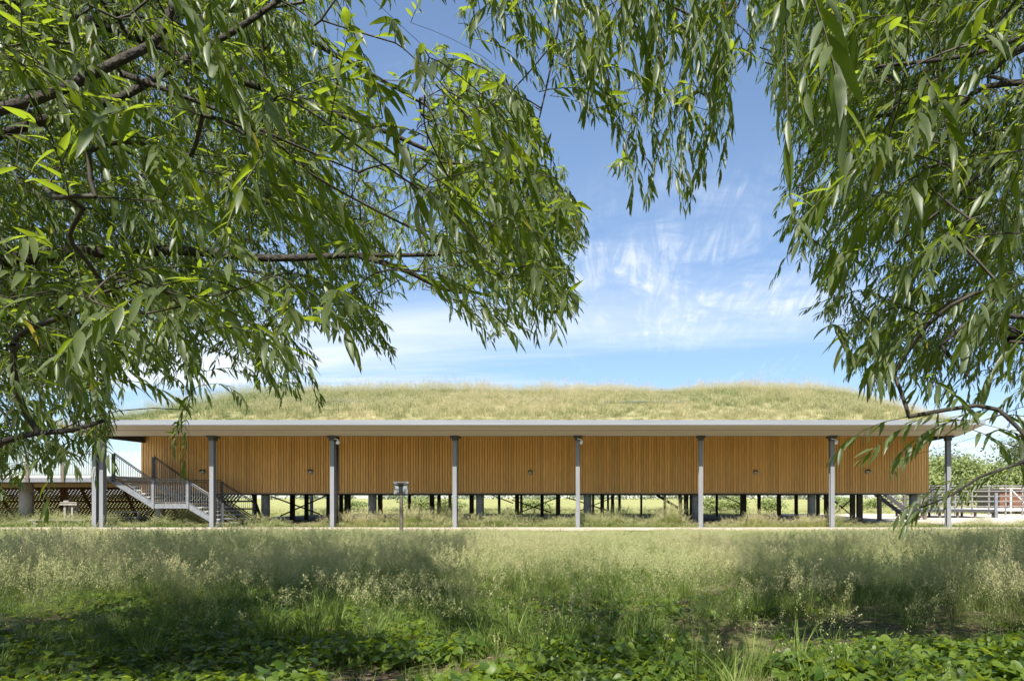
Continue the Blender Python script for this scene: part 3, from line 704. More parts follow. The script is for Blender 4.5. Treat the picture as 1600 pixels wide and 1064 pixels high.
# unseen trees added behind the camera to cut sky light on building and leaves
def skylight_blocker():
    rng = np.random.default_rng(300); blobs = []
    for x, y, h, wd in [(-46,-10,11,12),(-33,-13,12,13),(-21,-9,11,12),(-11,-15,12,12),(1,-17,12.5,13),(12,-14,12,12),(22,-9,11,12),(34,-12,12,13),(47,-10,11,12)]:
        for k in range(8): a = rng.uniform(0, 6.28); blobs.append((x + math.cos(a)*wd*.28, y + math.sin(a)*wd*.25, h*rng.uniform(.3, .8), wd*.34, wd*.3, h*.2))
    o = link('skylight_blocker_trees', crown_mesh('skylight_blocker_trees', blobs, 24000, .42, M_BLOCKER, rng)); tag(o, 'dark unseen trees added behind the camera to hold back sky light', 'woods', None, 'stuff')
skylight_blocker()
def woods():
    rng = np.random.default_rng(5); blobs = []
    for k in range(260):
        x = rng.uniform(-900, 900); y = rng.uniform(640, 700); h = rng.uniform(3.5, 6.5); blobs.append((x, y, h*.5, rng.uniform(6, 14), 6, h*.55))
    o = link('distant_woods', crown_mesh('distant_woods', blobs, 16000, 1.5, M_FARG, rng)); tag(o, 'dark line of distant woods on the horizon', 'woods', None, 'stuff')
woods()

#==PLANTS==
# ------------------------------------------------------------------ willow shoots
def leaf_geo(rng, L=.098, W=.0095):
    """one lance-shaped leaf along +X, folded on its midrib, curved down at the tip: verts, faces"""
    st = [0, .10, .30, .55, .80, 1.0]; wd = [.12, .62, 1.0, .88, .46, 0.0]
    bend = rng.uniform(.10, .34); curl = rng.uniform(-.06, .06); fold = rng.uniform(.15, .5)
    v = []; f = []
    for s, k in zip(st, wd):
        x = L*s; z = -L*bend*s*s; y = L*curl*s*s
        if k == 0: v.append((x, y, z))
        else: v += [(x, y - W*k, z + W*k*fold), (x, y, z), (x, y + W*k, z + W*k*fold)]
    for i in range(4):
        a = 3*i; f += [(a, a+1, a+4, a+3), (a+1, a+2, a+5, a+4)]
    f += [(12, 13, 15), (13, 14, 15)]
    # faces wound so that the upper side faces up
    f = [tuple(reversed(q)) if False else q for q in f]
    return v, f
LRNG = np.random.default_rng(3)
LEAVES = []
for k in range(5):
    v, f = leaf_geo(LRNG)
    me_ = mesh_rnd('leaf', v, f, [0.0]*len(f), M_LEAF, True)
    LEAVES.append((np.array(v), f, me_))
def shoot(rng, L, pitch0, pitch1, n, lscale=1.0):
    """stem points and leaf matrices of a shoot that leaves along +X and droops"""
    pts = [np.zeros(3)]; k = 7; side = rng.uniform(-.12, .12)
    for i in range(k):
        p = pitch0 + (pitch1 - pitch0)*(i/(k-1))**.8
        yaw = side*i/k*2.2
        pts.append(pts[-1] + np.array([math.cos(p)*math.cos(yaw), math.cos(p)*math.sin(yaw), -math.sin(p)])*L/k)
    pts = np.array(pts); leaves = []
    for i in range(n):
        t = .10 + .90*(i/(n-1))**.95; fi = min(t*k, k-1e-6); j = int(fi); p = Vector(pts[j]*(1-(fi-j)) + pts[j+1]*(fi-j))
        d = Vector(pts[j+1] - pts[j]).normalized()
        az = (i % 2)*math.pi + i*.35 + rng.uniform(-.5, .5)
        sidev = d.cross(Vector((0, 0, 1)));
        if sidev.length < .1: sidev = Vector((0, 1, 0))
        sidev.normalize(); up = sidev.cross(d)
        out = (sidev*math.cos(az) + up*math.sin(az)*.55)
        ang = rng.uniform(.55, 1.05)*(1 - .45*t**3)
        ld = (d*math.cos(ang) + out*math.sin(ang) + Vector((0, 0, -1))*rng.uniform(.05, .62)).normalized()
        # upper side looks away from the stem and upwards
        nu = (Vector((0, 0, 1)) + out*.5 + Vector(rng.normal(size=3))*.28)
        y = nu.cross(ld)
        if y.length < .05: y = sidev
        y.normalize(); z = ld.cross(y)
        s_ = lscale*rng.uniform(.58, 1.2)*(1.0 if t < .8 else 1.15 - .75*(t-.8)/.2*.7)
        M = Matrix((ld*s_, y*s_*rng.uniform(.85, 1.15), z*s_)).transposed().to_4x4(); M.translation = p
        leaves.append((M, int(rng.integers(0, 5)), float(rng.random())))
    return pts, leaves
def shoot_mesh(pts, leaves, name):
    v = []; f = []; r_ = []; mi = []
    for M, li, rv in leaves:
        a, lf, _ = LEAVES[li]; Mn = np.array(M); q = a @ Mn[:3, :3].T + Mn[:3, 3]; i = len(v)
        v += [tuple(p) for p in q]; f += [tuple(i+k for k in ff) for ff in lf]; r_ += [rv]*len(lf); mi += [0]*len(lf)
    mb = MB(); k = len(pts); mb.tube(pts, [.0022*(1 - .7*j/(k-1)) for j in range(k)], 3, False); i = len(v)
    v += mb.v; f += [tuple(i+k for k in ff) for ff in mb.f]; r_ += [.5]*len(mb.f); mi += [1]*len(mb.f)
    return mesh_rnd(name, v, f, r_, None, True, [M_LEAF, M_TWIG], mi)
SH = []
for k in range(7): SH.append(shoot(LRNG, LRNG.uniform(.34, .50), LRNG.uniform(-.15, .35), LRNG.uniform(.7, 1.15), int(LRNG.integers(13, 19))))      # 0-6 arching
for k in range(5): SH.append(shoot(LRNG, LRNG.uniform(.38, .55), LRNG.uniform(.9, 1.15), LRNG.uniform(1.35, 1.5), int(LRNG.integers(15, 20))))        # 7-11 hanging
for k in range(3): SH.append(shoot(LRNG, LRNG.uniform(.30, .40), LRNG.uniform(-.55, -.2), LRNG.uniform(.2, .5), int(LRNG.integers(12, 17))))          # 12-14 rising
SHP = proto('shoot', [shoot_mesh(p, l, 'shoot') for p, l in SH])
SHTIP = [np.array(p[-1]) for p, l in SH]; SHMID = [np.array(p[4]) for p, l in SH]

# leafy boughs for the upper crown: a bent twig with a dozen shoots
def bough_mesh(rng, L):
    v = []; f = []; r_ = []; mi = []
    pts = [np.zeros(3)]
    for i in range(8):
        p_ = rng.uniform(-.2, .1) + .8*i/8; ya = rng.normal(0, .15); pts.append(pts[-1] + np.array([math.cos(p_)*math.cos(ya), math.sin(ya), -math.sin(p_)])*L/8)
    for q in range(13):
        j = min(8, 1 + int(q*8/13)); k = int(rng.integers(0, 12)); ya = rng.choice([-1, 1])*rng.uniform(.3, 1.5); s_ = rng.uniform(.85, 1.25)
        W = Matrix.Translation(Vector(pts[j])) @ Euler((rng.normal(0, .2), rng.normal(0, .2), ya)).to_matrix().to_4x4() @ Matrix.Scale(s_, 4); sp_, lv = SH[k]
        for M, li, rv in lv:
            a, lf, _ = LEAVES[li]; Mn = np.array(W @ M); w_ = a @ Mn[:3, :3].T + Mn[:3, 3]; i = len(v)
            v += [tuple(x_) for x_ in w_]; f += [tuple(i+t for t in ff) for ff in lf]; r_ += [rv]*len(lf); mi += [0]*len(lf)
        mb = MB(); mb.tube([W @ Vector(x_) for x_ in sp_], [.0022]*len(sp_), 3, False); i = len(v); v += mb.v; f += [tuple(i+t for t in ff) for ff in mb.f]; r_ += [.5]*len(mb.f); mi += [1]*len(mb.f)
    mb = MB(); mb.tube(pts, [.008 - .0007*t for t in range(9)], 5, False); i = len(v); v += mb.v; f += [tuple(i+t for t in ff) for ff in mb.f]; r_ += [.5]*len(mb.f); mi += [1]*len(mb.f)
    SHTIP.append(np.array(pts[-1])*1.25); SHMID.append(np.array(pts[5]) + np.array([0, 0, -.25]))
    return mesh_rnd('bough', v, f, r_, None, True, [M_LEAF, M_TWIG], mi)
BOUGH = []
for k in range(4): BOUGH.append(len(SHP)); SHP += proto('bough', [bough_mesh(LRNG, LRNG.uniform(.8, 1.15))]); SH.append(None)

# where the crowns reach, surveyed from the photograph (outline positions at their own distances)
POLY_A = [(-90,-120),(640,-120),(648,40),(660,70),(730,85),(800,120),(838,165),(850,205),(885,262),(898,320),(925,345),(918,385),(900,400),(906,440),(915,485),(895,512),(868,530),(800,556),(770,545),(722,515),
    (690,470),(650,455),(640,470),(600,480),(625,560),(590,578),(545,530),(500,515),(510,560),(480,605),(452,632),(410,610),(385,590),(350,560),(318,560),(335,615),(300,640),(292,690),(262,686),(285,625),(262,575),(238,560),
    (250,600),(190,590),(160,575),(170,600),(160,640),(200,655),(165,700),(95,735),(-90,748)]
POLY_B = [(705,-300),(1185,-300),(1185,60),(1172,130),(1165,175),(1140,210),(1135,262),(1108,300),(1085,352),(1060,345),(1046,290),(1016,285),(1006,355),(980,330),(968,275),(950,215),(905,190),(880,140),(845,165),(828,110),(790,85),(745,60),(712,85)]
POLY_C = [(1175,-120),(1700,-120),(1700,720),(1620,720),(1560,690),(1500,690),(1478,660),(1400,760),(1378,740),(1400,690),(1385,650),(1440,640),(1445,600),(1380,635),(1340,605),(1305,590),(1330,550),(1305,520),(1272,500),(1285,455),(1262,430),(1268,395),(1206,380),(1240,335),(1218,300),(1235,250),
    (1212,215),(1228,185),(1200,150),(1185,60)]
def inpoly(poly, x, y):
    x = np.asarray(x, float); y = np.asarray(y, float); ins = np.zeros(x.shape, bool); n = len(poly)
    for i in range(n):
        x1, y1 = poly[i]; x2, y2 = poly[(i+1) % n]
        if y1 == y2: continue
        c = ((y1 > y) != (y2 > y)) & (x < (x2-x1)*(y-y1)/(y2-y1) + x1); ins ^= c
    return ins
def proj(p):
    p = np.asarray(p); y = np.maximum(p[..., 1], .2)
    return VX + p[..., 0]*F/y, VY - (p[..., 2]-EYE)*F/y
def in_frame(p, m=15):
    x, y = proj(p); return (p[..., 1] > .2) & (x > -m) & (x < 1600+m) & (y > -m) & (y < 1064+m)

class Tree:
    def __init__(s, name, loc, label):
        s.root = empty(name, loc, label, 'tree', 'willows whose branches frame the view'); s.base = Vector(loc)
        s.nodes = []; s.par = []; s.anch = []; s.limbs = []
    def limb(s, pts, r0, r1, name='branch', n=10):
        pts = [Vector(p) for p in pts]; dens = []
        for i in range(len(pts)-1):
            p0 = pts[max(i-1, 0)]; p1 = pts[i]; p2 = pts[i+1]; p3 = pts[min(i+2, len(pts)-1)]
            k = max(2, int((p2-p1).length/.14))
            for j in range(k):
                t = j/k; dens.append(.5*((2*p1) + (-p0+p2)*t + (2*p0-5*p1+4*p2-p3)*t*t + (-p0+3*p1-3*p2+p3)*t**3))
        dens.append(pts[-1]); m = len(dens)
        rad = [r0 + (r1-r0)*(i/(m-1))**.8 for i in range(m)]
        ph = random.random()*9
        dens = [p + Vector((math.sin(i*.9+ph), math.cos(i*.7+ph), math.sin(i*1.1+ph*2)))*min(rad[i]*.22, .05) for i, p in enumerate(dens)]
        mb = MB(); mb.tube(dens, rad, n, True, True, lambda k, j: 1 + .10*math.sin(k*1.7 + j*2.3 + ph) + .06*math.sin(k*.6 + j*4.1))
        o = mb.build(name, M_BARK, s.root); o.location = -s.base
        for i, p in enumerate(dens):
            s.nodes.append((p.x, p.y, p.z)); s.par.append(-1)
        return dens
    def grow(s):
        """thin twigs from each shoot's foot to the nearest wood above it"""
        A = np.array(s.anch); nd = np.array(s.nodes); cap = len(nd) + len(A)*7; buf = np.zeros((cap, 3)); buf[:len(nd)] = nd; cnt = len(nd)
        par = list(s.par); nb = cnt
        d0 = np.array([np.min(np.sum((nd - a)**2, axis=1)) for a in A]); order = np.argsort(d0)
        ends = []
        for ai in order:
            a = A[ai]; df = buf[:cnt] - a; dd = np.sum(df*df, axis=1)
            dd = dd * np.where(df[:, 2] < -.05, 2.2, 1.0) * np.where(df[:, 2] > .05, .8, 1.0)
            cand = np.argpartition(dd, 9)[:10]; cand = cand[np.argsort(dd[cand])]; j = int(cand[0])
            for c in cand:
                mid = (buf[c] + a)*.5; mx_, my_ = proj(mid)
                if mid[1] < .4 or not (0 < mx_ < 1600 and 0 < my_ < 800) or any(bool(inpoly(q, mx_, my_)) for q in (POLY_A, POLY_B, POLY_C)): j = int(c); break
            p = buf[j]; L = math.sqrt(np.sum((p-a)**2)); k = 2 if L < .15 else 4 if L < .6 else 6
            pd = buf[j] - buf[par[j]] if par[j] >= 0 else a - p
            pd = pd/(np.linalg.norm(pd) + 1e-6); un = (a-p)/(L + 1e-6); pd = pd*max(0., float(pd @ un)) + un*.4; ctrl = p + pd*L*.36 + np.array([random.uniform(-1, 1), random.uniform(-1, 1), random.uniform(-.2, 1.2)])*L*.09
            last = j
            for q in range(1, k+1):
                t = q/k; pt = p*(1-t)**2 + ctrl*2*t*(1-t) + a*t*t
                buf[cnt] = pt; par.append(last); last = cnt; cnt += 1
            ends.append(last)
        w = np.zeros(cnt); 
        for e in ends: w[e] += 1
        for i in range(cnt-1, nb-1, -1): w[par[i]] += w[i]
        mb_v = []; mb_f = []
        rad = np.minimum(.0014*np.maximum(w, 1)**.43, .014)
        # one closed-sided prism per twig piece
        for i in range(nb, cnt):
            a = Vector(buf[par[i]]); b = Vector(buf[i]); r1 = rad[i]; r0 = rad[par[i]] if par[i] >= nb else r1*1.25
            r0 = min(r0, r1*1.6); d = b - a
            if d.length < 1e-5: continue
            x = d.orthogonal().normalized(); y = d.normalized().cross(x); m = 3 if r1 < .006 else 5; i0 = len(mb_v)
            for c, r_ in ((a, r0), (b, r1)):
                for q in range(m):
                    an = 6.28318*q/m; mb_v.append(tuple(c + (x*math.cos(an) + y*math.sin(an))*r_))
            for q in range(m): mb_f.append((i0+q, i0+(q+1) % m, i0+m+(q+1) % m, i0+m+q))
        me = bpy.data.meshes.new('twigs'); me.from_pydata(mb_v, [], mb_f); me.materials.append(M_TWIG); me.polygons.foreach_set('use_smooth', [True]*len(mb_f))
        o = link('twigs', me, s.root); o.location = -s.base; o['kind'] = 'stuff'

TL = Tree('willow_tree', (-7.6, 4.6, 0), 'willow reaching in from the left with a thick horizontal limb')
TR = Tree('willow_tree', (6.9, 4.4, 0), 'dark willow overhanging the right side and hanging from the top of the view')
# left trunk and limbs
TL.limb([(-7.6,4.6,-.1),(-7.4,4.6,1.4),(-7.2,4.5,2.9),(-6.9,4.3,4.3),(-6.3,4.0,6.0),(-5.6,3.4,7.8)], .40, .14, 'trunk', 14)
TL.limb([(-7.3,4.55,2.2)] + [P(px, py, d) for px, py, d in ((-60,408,4.6),(0,404,4.5),(120,396,4.4),(260,392,4.35),(420,402,4.3),(560,400,4.4),(700,396,4.5),(765,388,4.6))], .105, .006, 'branch', 12)
TL.limb([(-7.0,4.4,3.6),P(-120,215,3.3),P(0,170,3.0),P(90,140,3.0),P(200,92,3.05),P(238,70,3.1),P(258,35,3.1),P(276,-20,3.1),P(300,-160,3.2)], .06, .012)
TL.limb([(-7.2,4.5,3.2),P(-120,245,3.9),P(0,212,3.7),P(100,178,3.6),P(190,150,3.6),P(262,113,3.7),P(330,70,3.8),P(400,25,3.9),P(520,-60,4.1)], .055, .012)
TL.limb([(-7.4,4.6,1.6),P(-200,700,3.1),P(-40,705,2.6),P(8,690,2.5),P(60,676,2.5),P(110,672,2.5),P(162,658,2.5)], .045, .007)
TL.limb([(-7.35,4.6,2.0),P(-60,480,4.2),P(0,476,4.0),P(90,482,4.0),P(180,466,4.0),P(300,500,4.1)], .05, .007)
TL.limb([P(560,400,4.4),P(640,425,4.45),P(690,450,4.5),P(727,458,4.5)], .022, .010)
TL.limb([P(190,116,3.6),P(330,168,3.7),P(450,222,3.9),P(560,270,4.1)], .016, .005)
TL.limb([(-6.6,4.2,5.2),P(100,20,5.4),P(330,110,5.6),P(560,190,5.8),P(720,260,6.0),P(830,330,6.2)], .07, .010)
TL.limb([(-6.4,4.1,5.6),(-5.6,7.0,7.0),(-4.6,10,8.2),(-3.4,13,8.8)], .10, .02)
TL.limb([(-6.8,4.3,4.6),(-7.6,8,6.2),(-8.2,12,7.4),(-8.0,16,8.4)], .10, .02)
TL.limb([(-6.0,3.8,6.8),(-3.4,2.6,8.4),(-1.2,1.4,9.4)], .09, .02)
TL.limb([(-6.6,4.2,5.0),(-4.8,.2,7.4),(-2.6,-3.2,8.8)], .09, .02)
TL.limb([(-5.7,3.5,7.6),(-4.4,5.6,9.6),(-2.6,8.6,11)], .08, .02)
TL.limb([P(880,-200,4.4),P(884,-60,4.4),P(870,60,4.4),P(846,170,4.4),P(815,300,4.5)], .010, .004)
# right trunk and limbs
TR.limb([(6.9,4.4,-.1),(6.8,4.4,1.5),(6.6,4.3,3.1),(6.3,4.2,4.8),(5.7,4.1,6.6),(5.0,3.8,8.2)], .42, .14, 'trunk', 14)
TR.limb([(6.4,4.25,4.2),P(1760,20,3.4),P(1600,58,3.2),P(1520,86,3.2),P(1400,101,3.25),P(1368,106,3.3)], .040, .007)
TR.limb([(6.7,4.4,2.4),P(1720,480,4.0),P(1600,495,3.8),P(1540,490,3.8),P(1500,514,3.8),P(1468,542,3.8)], .045, .010)
TR.limb([P(1545,492,3.8),P(1600,525,3.7),P(1680,540,3.8),(6.75,4.4,2.2)], .012, .045)
TR.limb([P(1470,541,3.8),P(1496,570,3.75),P(1515,590,3.7)], .012, .004)
TR.limb([(6.75,4.4,1.8),P(1800,690,2.3),P(1640,712,1.9),P(1580,728,1.8),P(1530,745,1.75),P(1490,772,1.7),P(1440,792,1.7)], .022, .0022)
TR.limb([(6.6,4.3,3.0),P(1780,250,3.2),P(1640,240,3.0),P(1560,250,3.0),P(1470,330,3.1),P(1400,380,3.3)], .040, .006)
TR.limb([(6.5,4.3,3.6),P(1660,130,4.6),P(1480,170,4.7),P(1330,190,4.8),P(1262,240,4.9)], .06, .008)
TR.limb([(6.2,4.2,5.2),(4.4,4.4,6.4),(2.6,4.6,6.9),(.9,4.7,6.9),(-.6,4.7,6.6)], .085, .014)
TR.limb([(2.6,4.6,6.9),P(1150,-260,4.3),P(1130,-90,4.2),P(1110,40,4.2)], .02, .006)
TR.limb([(.9,4.7,6.9),P(1010,-260,4.8),P(1000,-80,4.7),P(1040,120,4.6)], .02, .006)
TR.limb([(6.0,4.15,5.8),(6.0,8,7.4),(5.6,12,8.4),(4.8,15.5,9.0)], .10, .02)
TR.limb([(6.5,4.3,4.4),(8.4,9,6.4),(9.6,14,7.6),(10,18,8.6)], .11, .02)
TR.limb([(5.8,4.1,6.4),(4.2,1.6,8.2),(1.8,-1.4,9.2)], .09, .02)
TR.limb([(5.2,3.9,7.8),(4.6,7.5,10),(5.2,11.5,11.6),(6.4,15,12)], .09, .02)
TR.limb([(6.3,4.2,4.9),(9.2,6.0,7.0),(12.5,9.5,8.6),(14.5,14,9.2)], .10, .02)

# ---- where sun should reach the meadow and where the crowns shade it (photo positions on the ground)
def ground_px(x, y): return VX + x*F/y, VY + EYE*F/y
SUNV = np.array(SUN)
def want_sun(gx, gy):
    """0..1 how open the crown is on the way to the sun over this spot of the meadow"""
    px, py = ground_px(gx, np.maximum(gy, .5))
    wob = (nzA(gx*.5 + 3, gy*.3) - .5)*130 + (nzB(gx*1.3, gy*.8) - .5)*120
    s = np.zeros_like(px)
    s = np.maximum(s, np.clip((846 + wob*.22 - py)/8, 0, 1))
    s = np.maximum(s, np.clip(1 - (np.abs(px - 940 + wob) - 150)/60, 0, 1)*(py < 1000))
    s = np.maximum(s, np.clip(1 - (np.abs(px - 520 + wob) - 110)/40, 0, 1)*(np.abs(py - 975 + wob*.2) < 16))
    s = np.maximum(s, .95*np.clip(1 - (np.abs(px - 800 + wob*.6) - 160)/50, 0, 1)*(py > 1000))
    s = np.maximum(s, .95*np.clip(1 - (np.abs(px - 1250 + wob) - 160)/60, 0, 1)*(py > 1000))
    s = np.maximum(s, .7*(nzC(gx*1.1 + 9, gy*.8) > .62))
    return s
LIT = .9
shoots = {id(TL): [], id(TR): []}
def try_shoot(tree, p, poly, yaw_mean, yaw_sd, kinds, rng, tries=7, scl=1.0, tol=True):
    for _ in range(tries):
        k = int(rng.choice(kinds)); yaw = rng.normal(yaw_mean, yaw_sd); s_ = scl*rng.uniform(.8, 1.2)
        c, sn = math.cos(yaw), math.sin(yaw)
        ok = True
        for q in (SHMID[k], SHTIP[k]*1.08):
            w_ = p + np.array([q[0]*c - q[1]*sn, q[0]*sn + q[1]*c, q[2]])*s_
            if in_frame(w_, 0):
                x, y = proj(w_)
                if not bool(inpoly(poly, x, y)): ok = False; break
            if p[1] > 2.3 or SH[k] is None:
                gp = w_ - SUNV*(w_[2]/SUNV[2])
                if gp[1] > 4.2 and rng.random() < float(want_sun(np.array(gp[0]), np.array(gp[1])))*(LIT if not (VX - 320 < proj(p)[0] < VX + 220) else LIT*.4): ok = False; break
        if ok:
            shoots[id(tree)].append((p, yaw, s_, k, rng.uniform(-.15, .15), rng.uniform(-.15, .15))); tree.anch.append(p); return True
    return False
ARCH, HANG, RISE = list(range(7)), list(range(7, 12)), [12, 13, 14]
PRNG = np.random.default_rng(21)
def fill(tree, poly, n, dist, yaw_mean, yaw_sd, kinds, box, keepf=None, lit_cut=.85, scl=1.0):
    made = 0; att = 0
    while made < n and att < n*14:
        att += 1
        x = PRNG.uniform(box[0], box[1]); y = PRNG.uniform(box[2], box[3])
        if not bool(inpoly(poly, x, y)): continue
        if keepf and PRNG.random() > keepf(x, y): continue
        D = dist(x, y); p = np.array(P(x, y, D))
        if x < 760 and 300 < y < 418 and D < 4.75 and PRNG.random() < .8: continue          # the thick limb shows through here
        if x < 420 and D < 3.9 and abs(y - (205 - x*.40)) < 75 and PRNG.random() < .75: continue
        if p[2] < .35: continue
        t = p[2]/SUNV[2]; gp = p - SUNV*t
        if gp[1] > 4.2 and D > 2.3 and PRNG.random() < lit_cut*(.4 if 640 < x < 1180 else 1)*float(want_sun(np.array(gp[0]), np.array(gp[1]))): continue
        if try_shoot(tree, p, poly, yaw_mean, yaw_sd, kinds, PRNG, 7, scl): made += 1
    return made
def dist_A(x, y):
    r = PRNG.random()
    if y > 520: return PRNG.uniform(2.8, 6.5)
    if r < .06: return PRNG.uniform(1.9, 3.0)
    if r < .45: return PRNG.uniform(3.2, 6.0)
    if r < .80 or y > 330: return PRNG.uniform(5.2, 8.5)
    return PRNG.uniform(8, 14)
def keep_A(x, y):
    k = 1.0 if float(nzA(x*.011 + 3, y*.014 + 8)) + .4*(float(nzB(x*.03, y*.03)) - .5) < .62 else .30
    if x > 640: k *= .95
    if y > 480: k *= .70
    if y > 560 and x < 260: k *= .6
    if 430 < x < 700 and y < 260: k *= .8
    return k
nA = fill(TL, POLY_A, 4000, dist_A, -.25, .8, ARCH*3 + HANG + RISE*2, (-90, 930, -120, 745), keep_A)
nB = fill(TR, POLY_B, 330, lambda x, y: PRNG.uniform(3.1, 4.7), -1.0, 1.4, HANG*5 + ARCH, (705, 1190, -300, 355), lambda x, y: (1.0 if x < 870 else .8)*(.7 if y > 200 else 1.0), .85, 1.1)
def dist_C(x, y):
    r = PRNG.random()
    if y > 600: return PRNG.uniform(2.4, 5.0)
    if r < .06: return PRNG.uniform(1.9, 2.9)
    if r < .50: return PRNG.uniform(3.1, 6.0)
    if r < .85 or y > 330: return PRNG.uniform(5.0, 8.0)
    return PRNG.uniform(7.5, 13)
nC = fill(TR, POLY_C, 1750, dist_C, math.pi + .25, .75, ARCH*4 + HANG, (1180, 1700, -120, 815), lambda x, y: (.30 if y > 585 else .7 if y > 430 else 1.0)*(1.0 if x > 1300 or y < 150 else .8)*(1.0 if float(nzC(x*.012 + 1, y*.014)) < .60 else .35))
# a few named sprays close to the lens
for px, py, D, yaw, k, s_, tr in ((1205,-120,.95,-1.3,9,.95,TR),(1232,-110,1.0,-1.9,10,.9,TR),(1530,748,1.75,3.2,2,.55,TR),(1480,774,1.72,3.3,3,.45,TR),(1560,735,1.8,3.5,5,.5,TR),(1600,725,1.85,2.9,1,.5,TR),(1505,762,1.7,3.0,6,.5,TR),
        (1400,655,2.0,3.2,1,.62,TR),(1480,640,2.0,3.4,4,.7,TR),(1560,640,2.0,2.9,2,.6,TR),(300,610,2.7,-1.6,9,.62,TL),(292,640,2.7,-1.2,8,.5,TL),(330,600,2.8,-.4,2,.6,TL),
        (60,676,2.5,-.4,1,.8,TL),(120,668,2.5,-.3,3,.7,TL),(90,672,2.5,-1.3,8,.6,TL),(20,690,2.5,-.5,3,.4,TL),(150,660,2.5,-1.0,10,.5,TL),(40,560,2.6,-.3,2,.9,TL),(20,540,2.4,-.8,9,.8,TL)):
    p = np.array(P(px, py, D)); shoots[id(tr)].append((p, yaw, s_, k, 0., 0.)); tr.anch.append(p)
# the rest of the crowns, overhead and behind: each shoot stands on the line from a shaded spot of the meadow to the sun
nX = 0; att = 0
while nX < 2600 and att < 90000:
    att += 1
    gy = 3.0 + 24.5*PRNG.random()**.8; gx = PRNG.uniform(-.95, .75)*(gy + 3)
    if gx > 16 or gx < -21: continue
    if PRNG.random() < float(want_sun(np.array(gx), np.array(gy))): continue
    if gy < 10.5 and PRNG.random() < (.70 if -2.0 < gx < 1.5 else .52): continue
    if float(nzB(gx*.75 + 31, gy*.6)) + .5*float(nzC(gx*2.1, gy*1.6)) < .57 and PRNG.random() < .82: continue
    h = PRNG.uniform(3.2, 12.5); p = np.array([gx, gy, 0.0]) + SUNV*(h/SUNV[2])
    if p[0] < -13 or p[0] > 17 or p[1] > 21: continue
    if p[1] > .3:
        x, y = proj(p)
        if -140 < x < 1740 and y > -160:
            if not (bool(inpoly(POLY_A, x, y)) or bool(inpoly(POLY_C, x, y))): continue
            if y > 360 and p[1] > 9: continue
            poly = POLY_A if x < 960 else POLY_C
        else: poly = POLY_A if p[0] < 0 else POLY_C
    else: poly = POLY_A if p[0] < 0 else POLY_C
    tr = TL if p[0] < (.3 if p[1] < 6 else -.5) else TR
    if try_shoot(tr, p, poly, PRNG.uniform(0, 6.28), .6, BOUGH, PRNG, 4, 1.0): nX += 1
print('shoots', nA, nB, nC, nX)

for tr in (TL, TR):
    tr.grow()
    sh = shoots[id(tr)]
    near = sorted([i for i, s_ in enumerate(sh) if SH[s_[3]] is not None and in_frame(s_[0], -5) and in_frame(s_[0] + np.array([0, 0, -.25]), 0)], key=lambda i: sh[i][0][1]/sh[i][2])
    single = set(); nl = 0
    stem = MB()
    for i in near:
        p, yaw, s_, k, rx_, ry2 = sh[i]; pts, lv = SH[k]
        if nl + len(lv) > 300: break
        single.add(i); nl += len(lv)
        W = Matrix.Translation(Vector(p) - tr.base) @ Euler((rx_, ry2, yaw)).to_matrix().to_4x4() @ Matrix.Scale(s_, 4)
        for M, li, rv in lv:
            o = link('leaf', LEAVES[li][2], tr.root); o.matrix_local = W @ M
        stem.tube([W @ Vector(q) for q in pts], [.0022*(1 - .7*j/(len(pts)-1)) for j in range(len(pts))], 4, False)
    stem.build('shoot_stems', M_TWIG, tr.root)['kind'] = 'stuff'
    rest = [s_ for i, s_ in enumerate(sh) if i not in single]
    o = scatter('foliage', [np.array(s_[0]) - np.array(tr.base) for s_ in rest], [(s_[4], s_[5], s_[1]) for s_ in rest], [s_[2] for s_ in rest], [s_[3] for s_ in rest], [PRNG.random() for s_ in rest], SHP, tr.root)

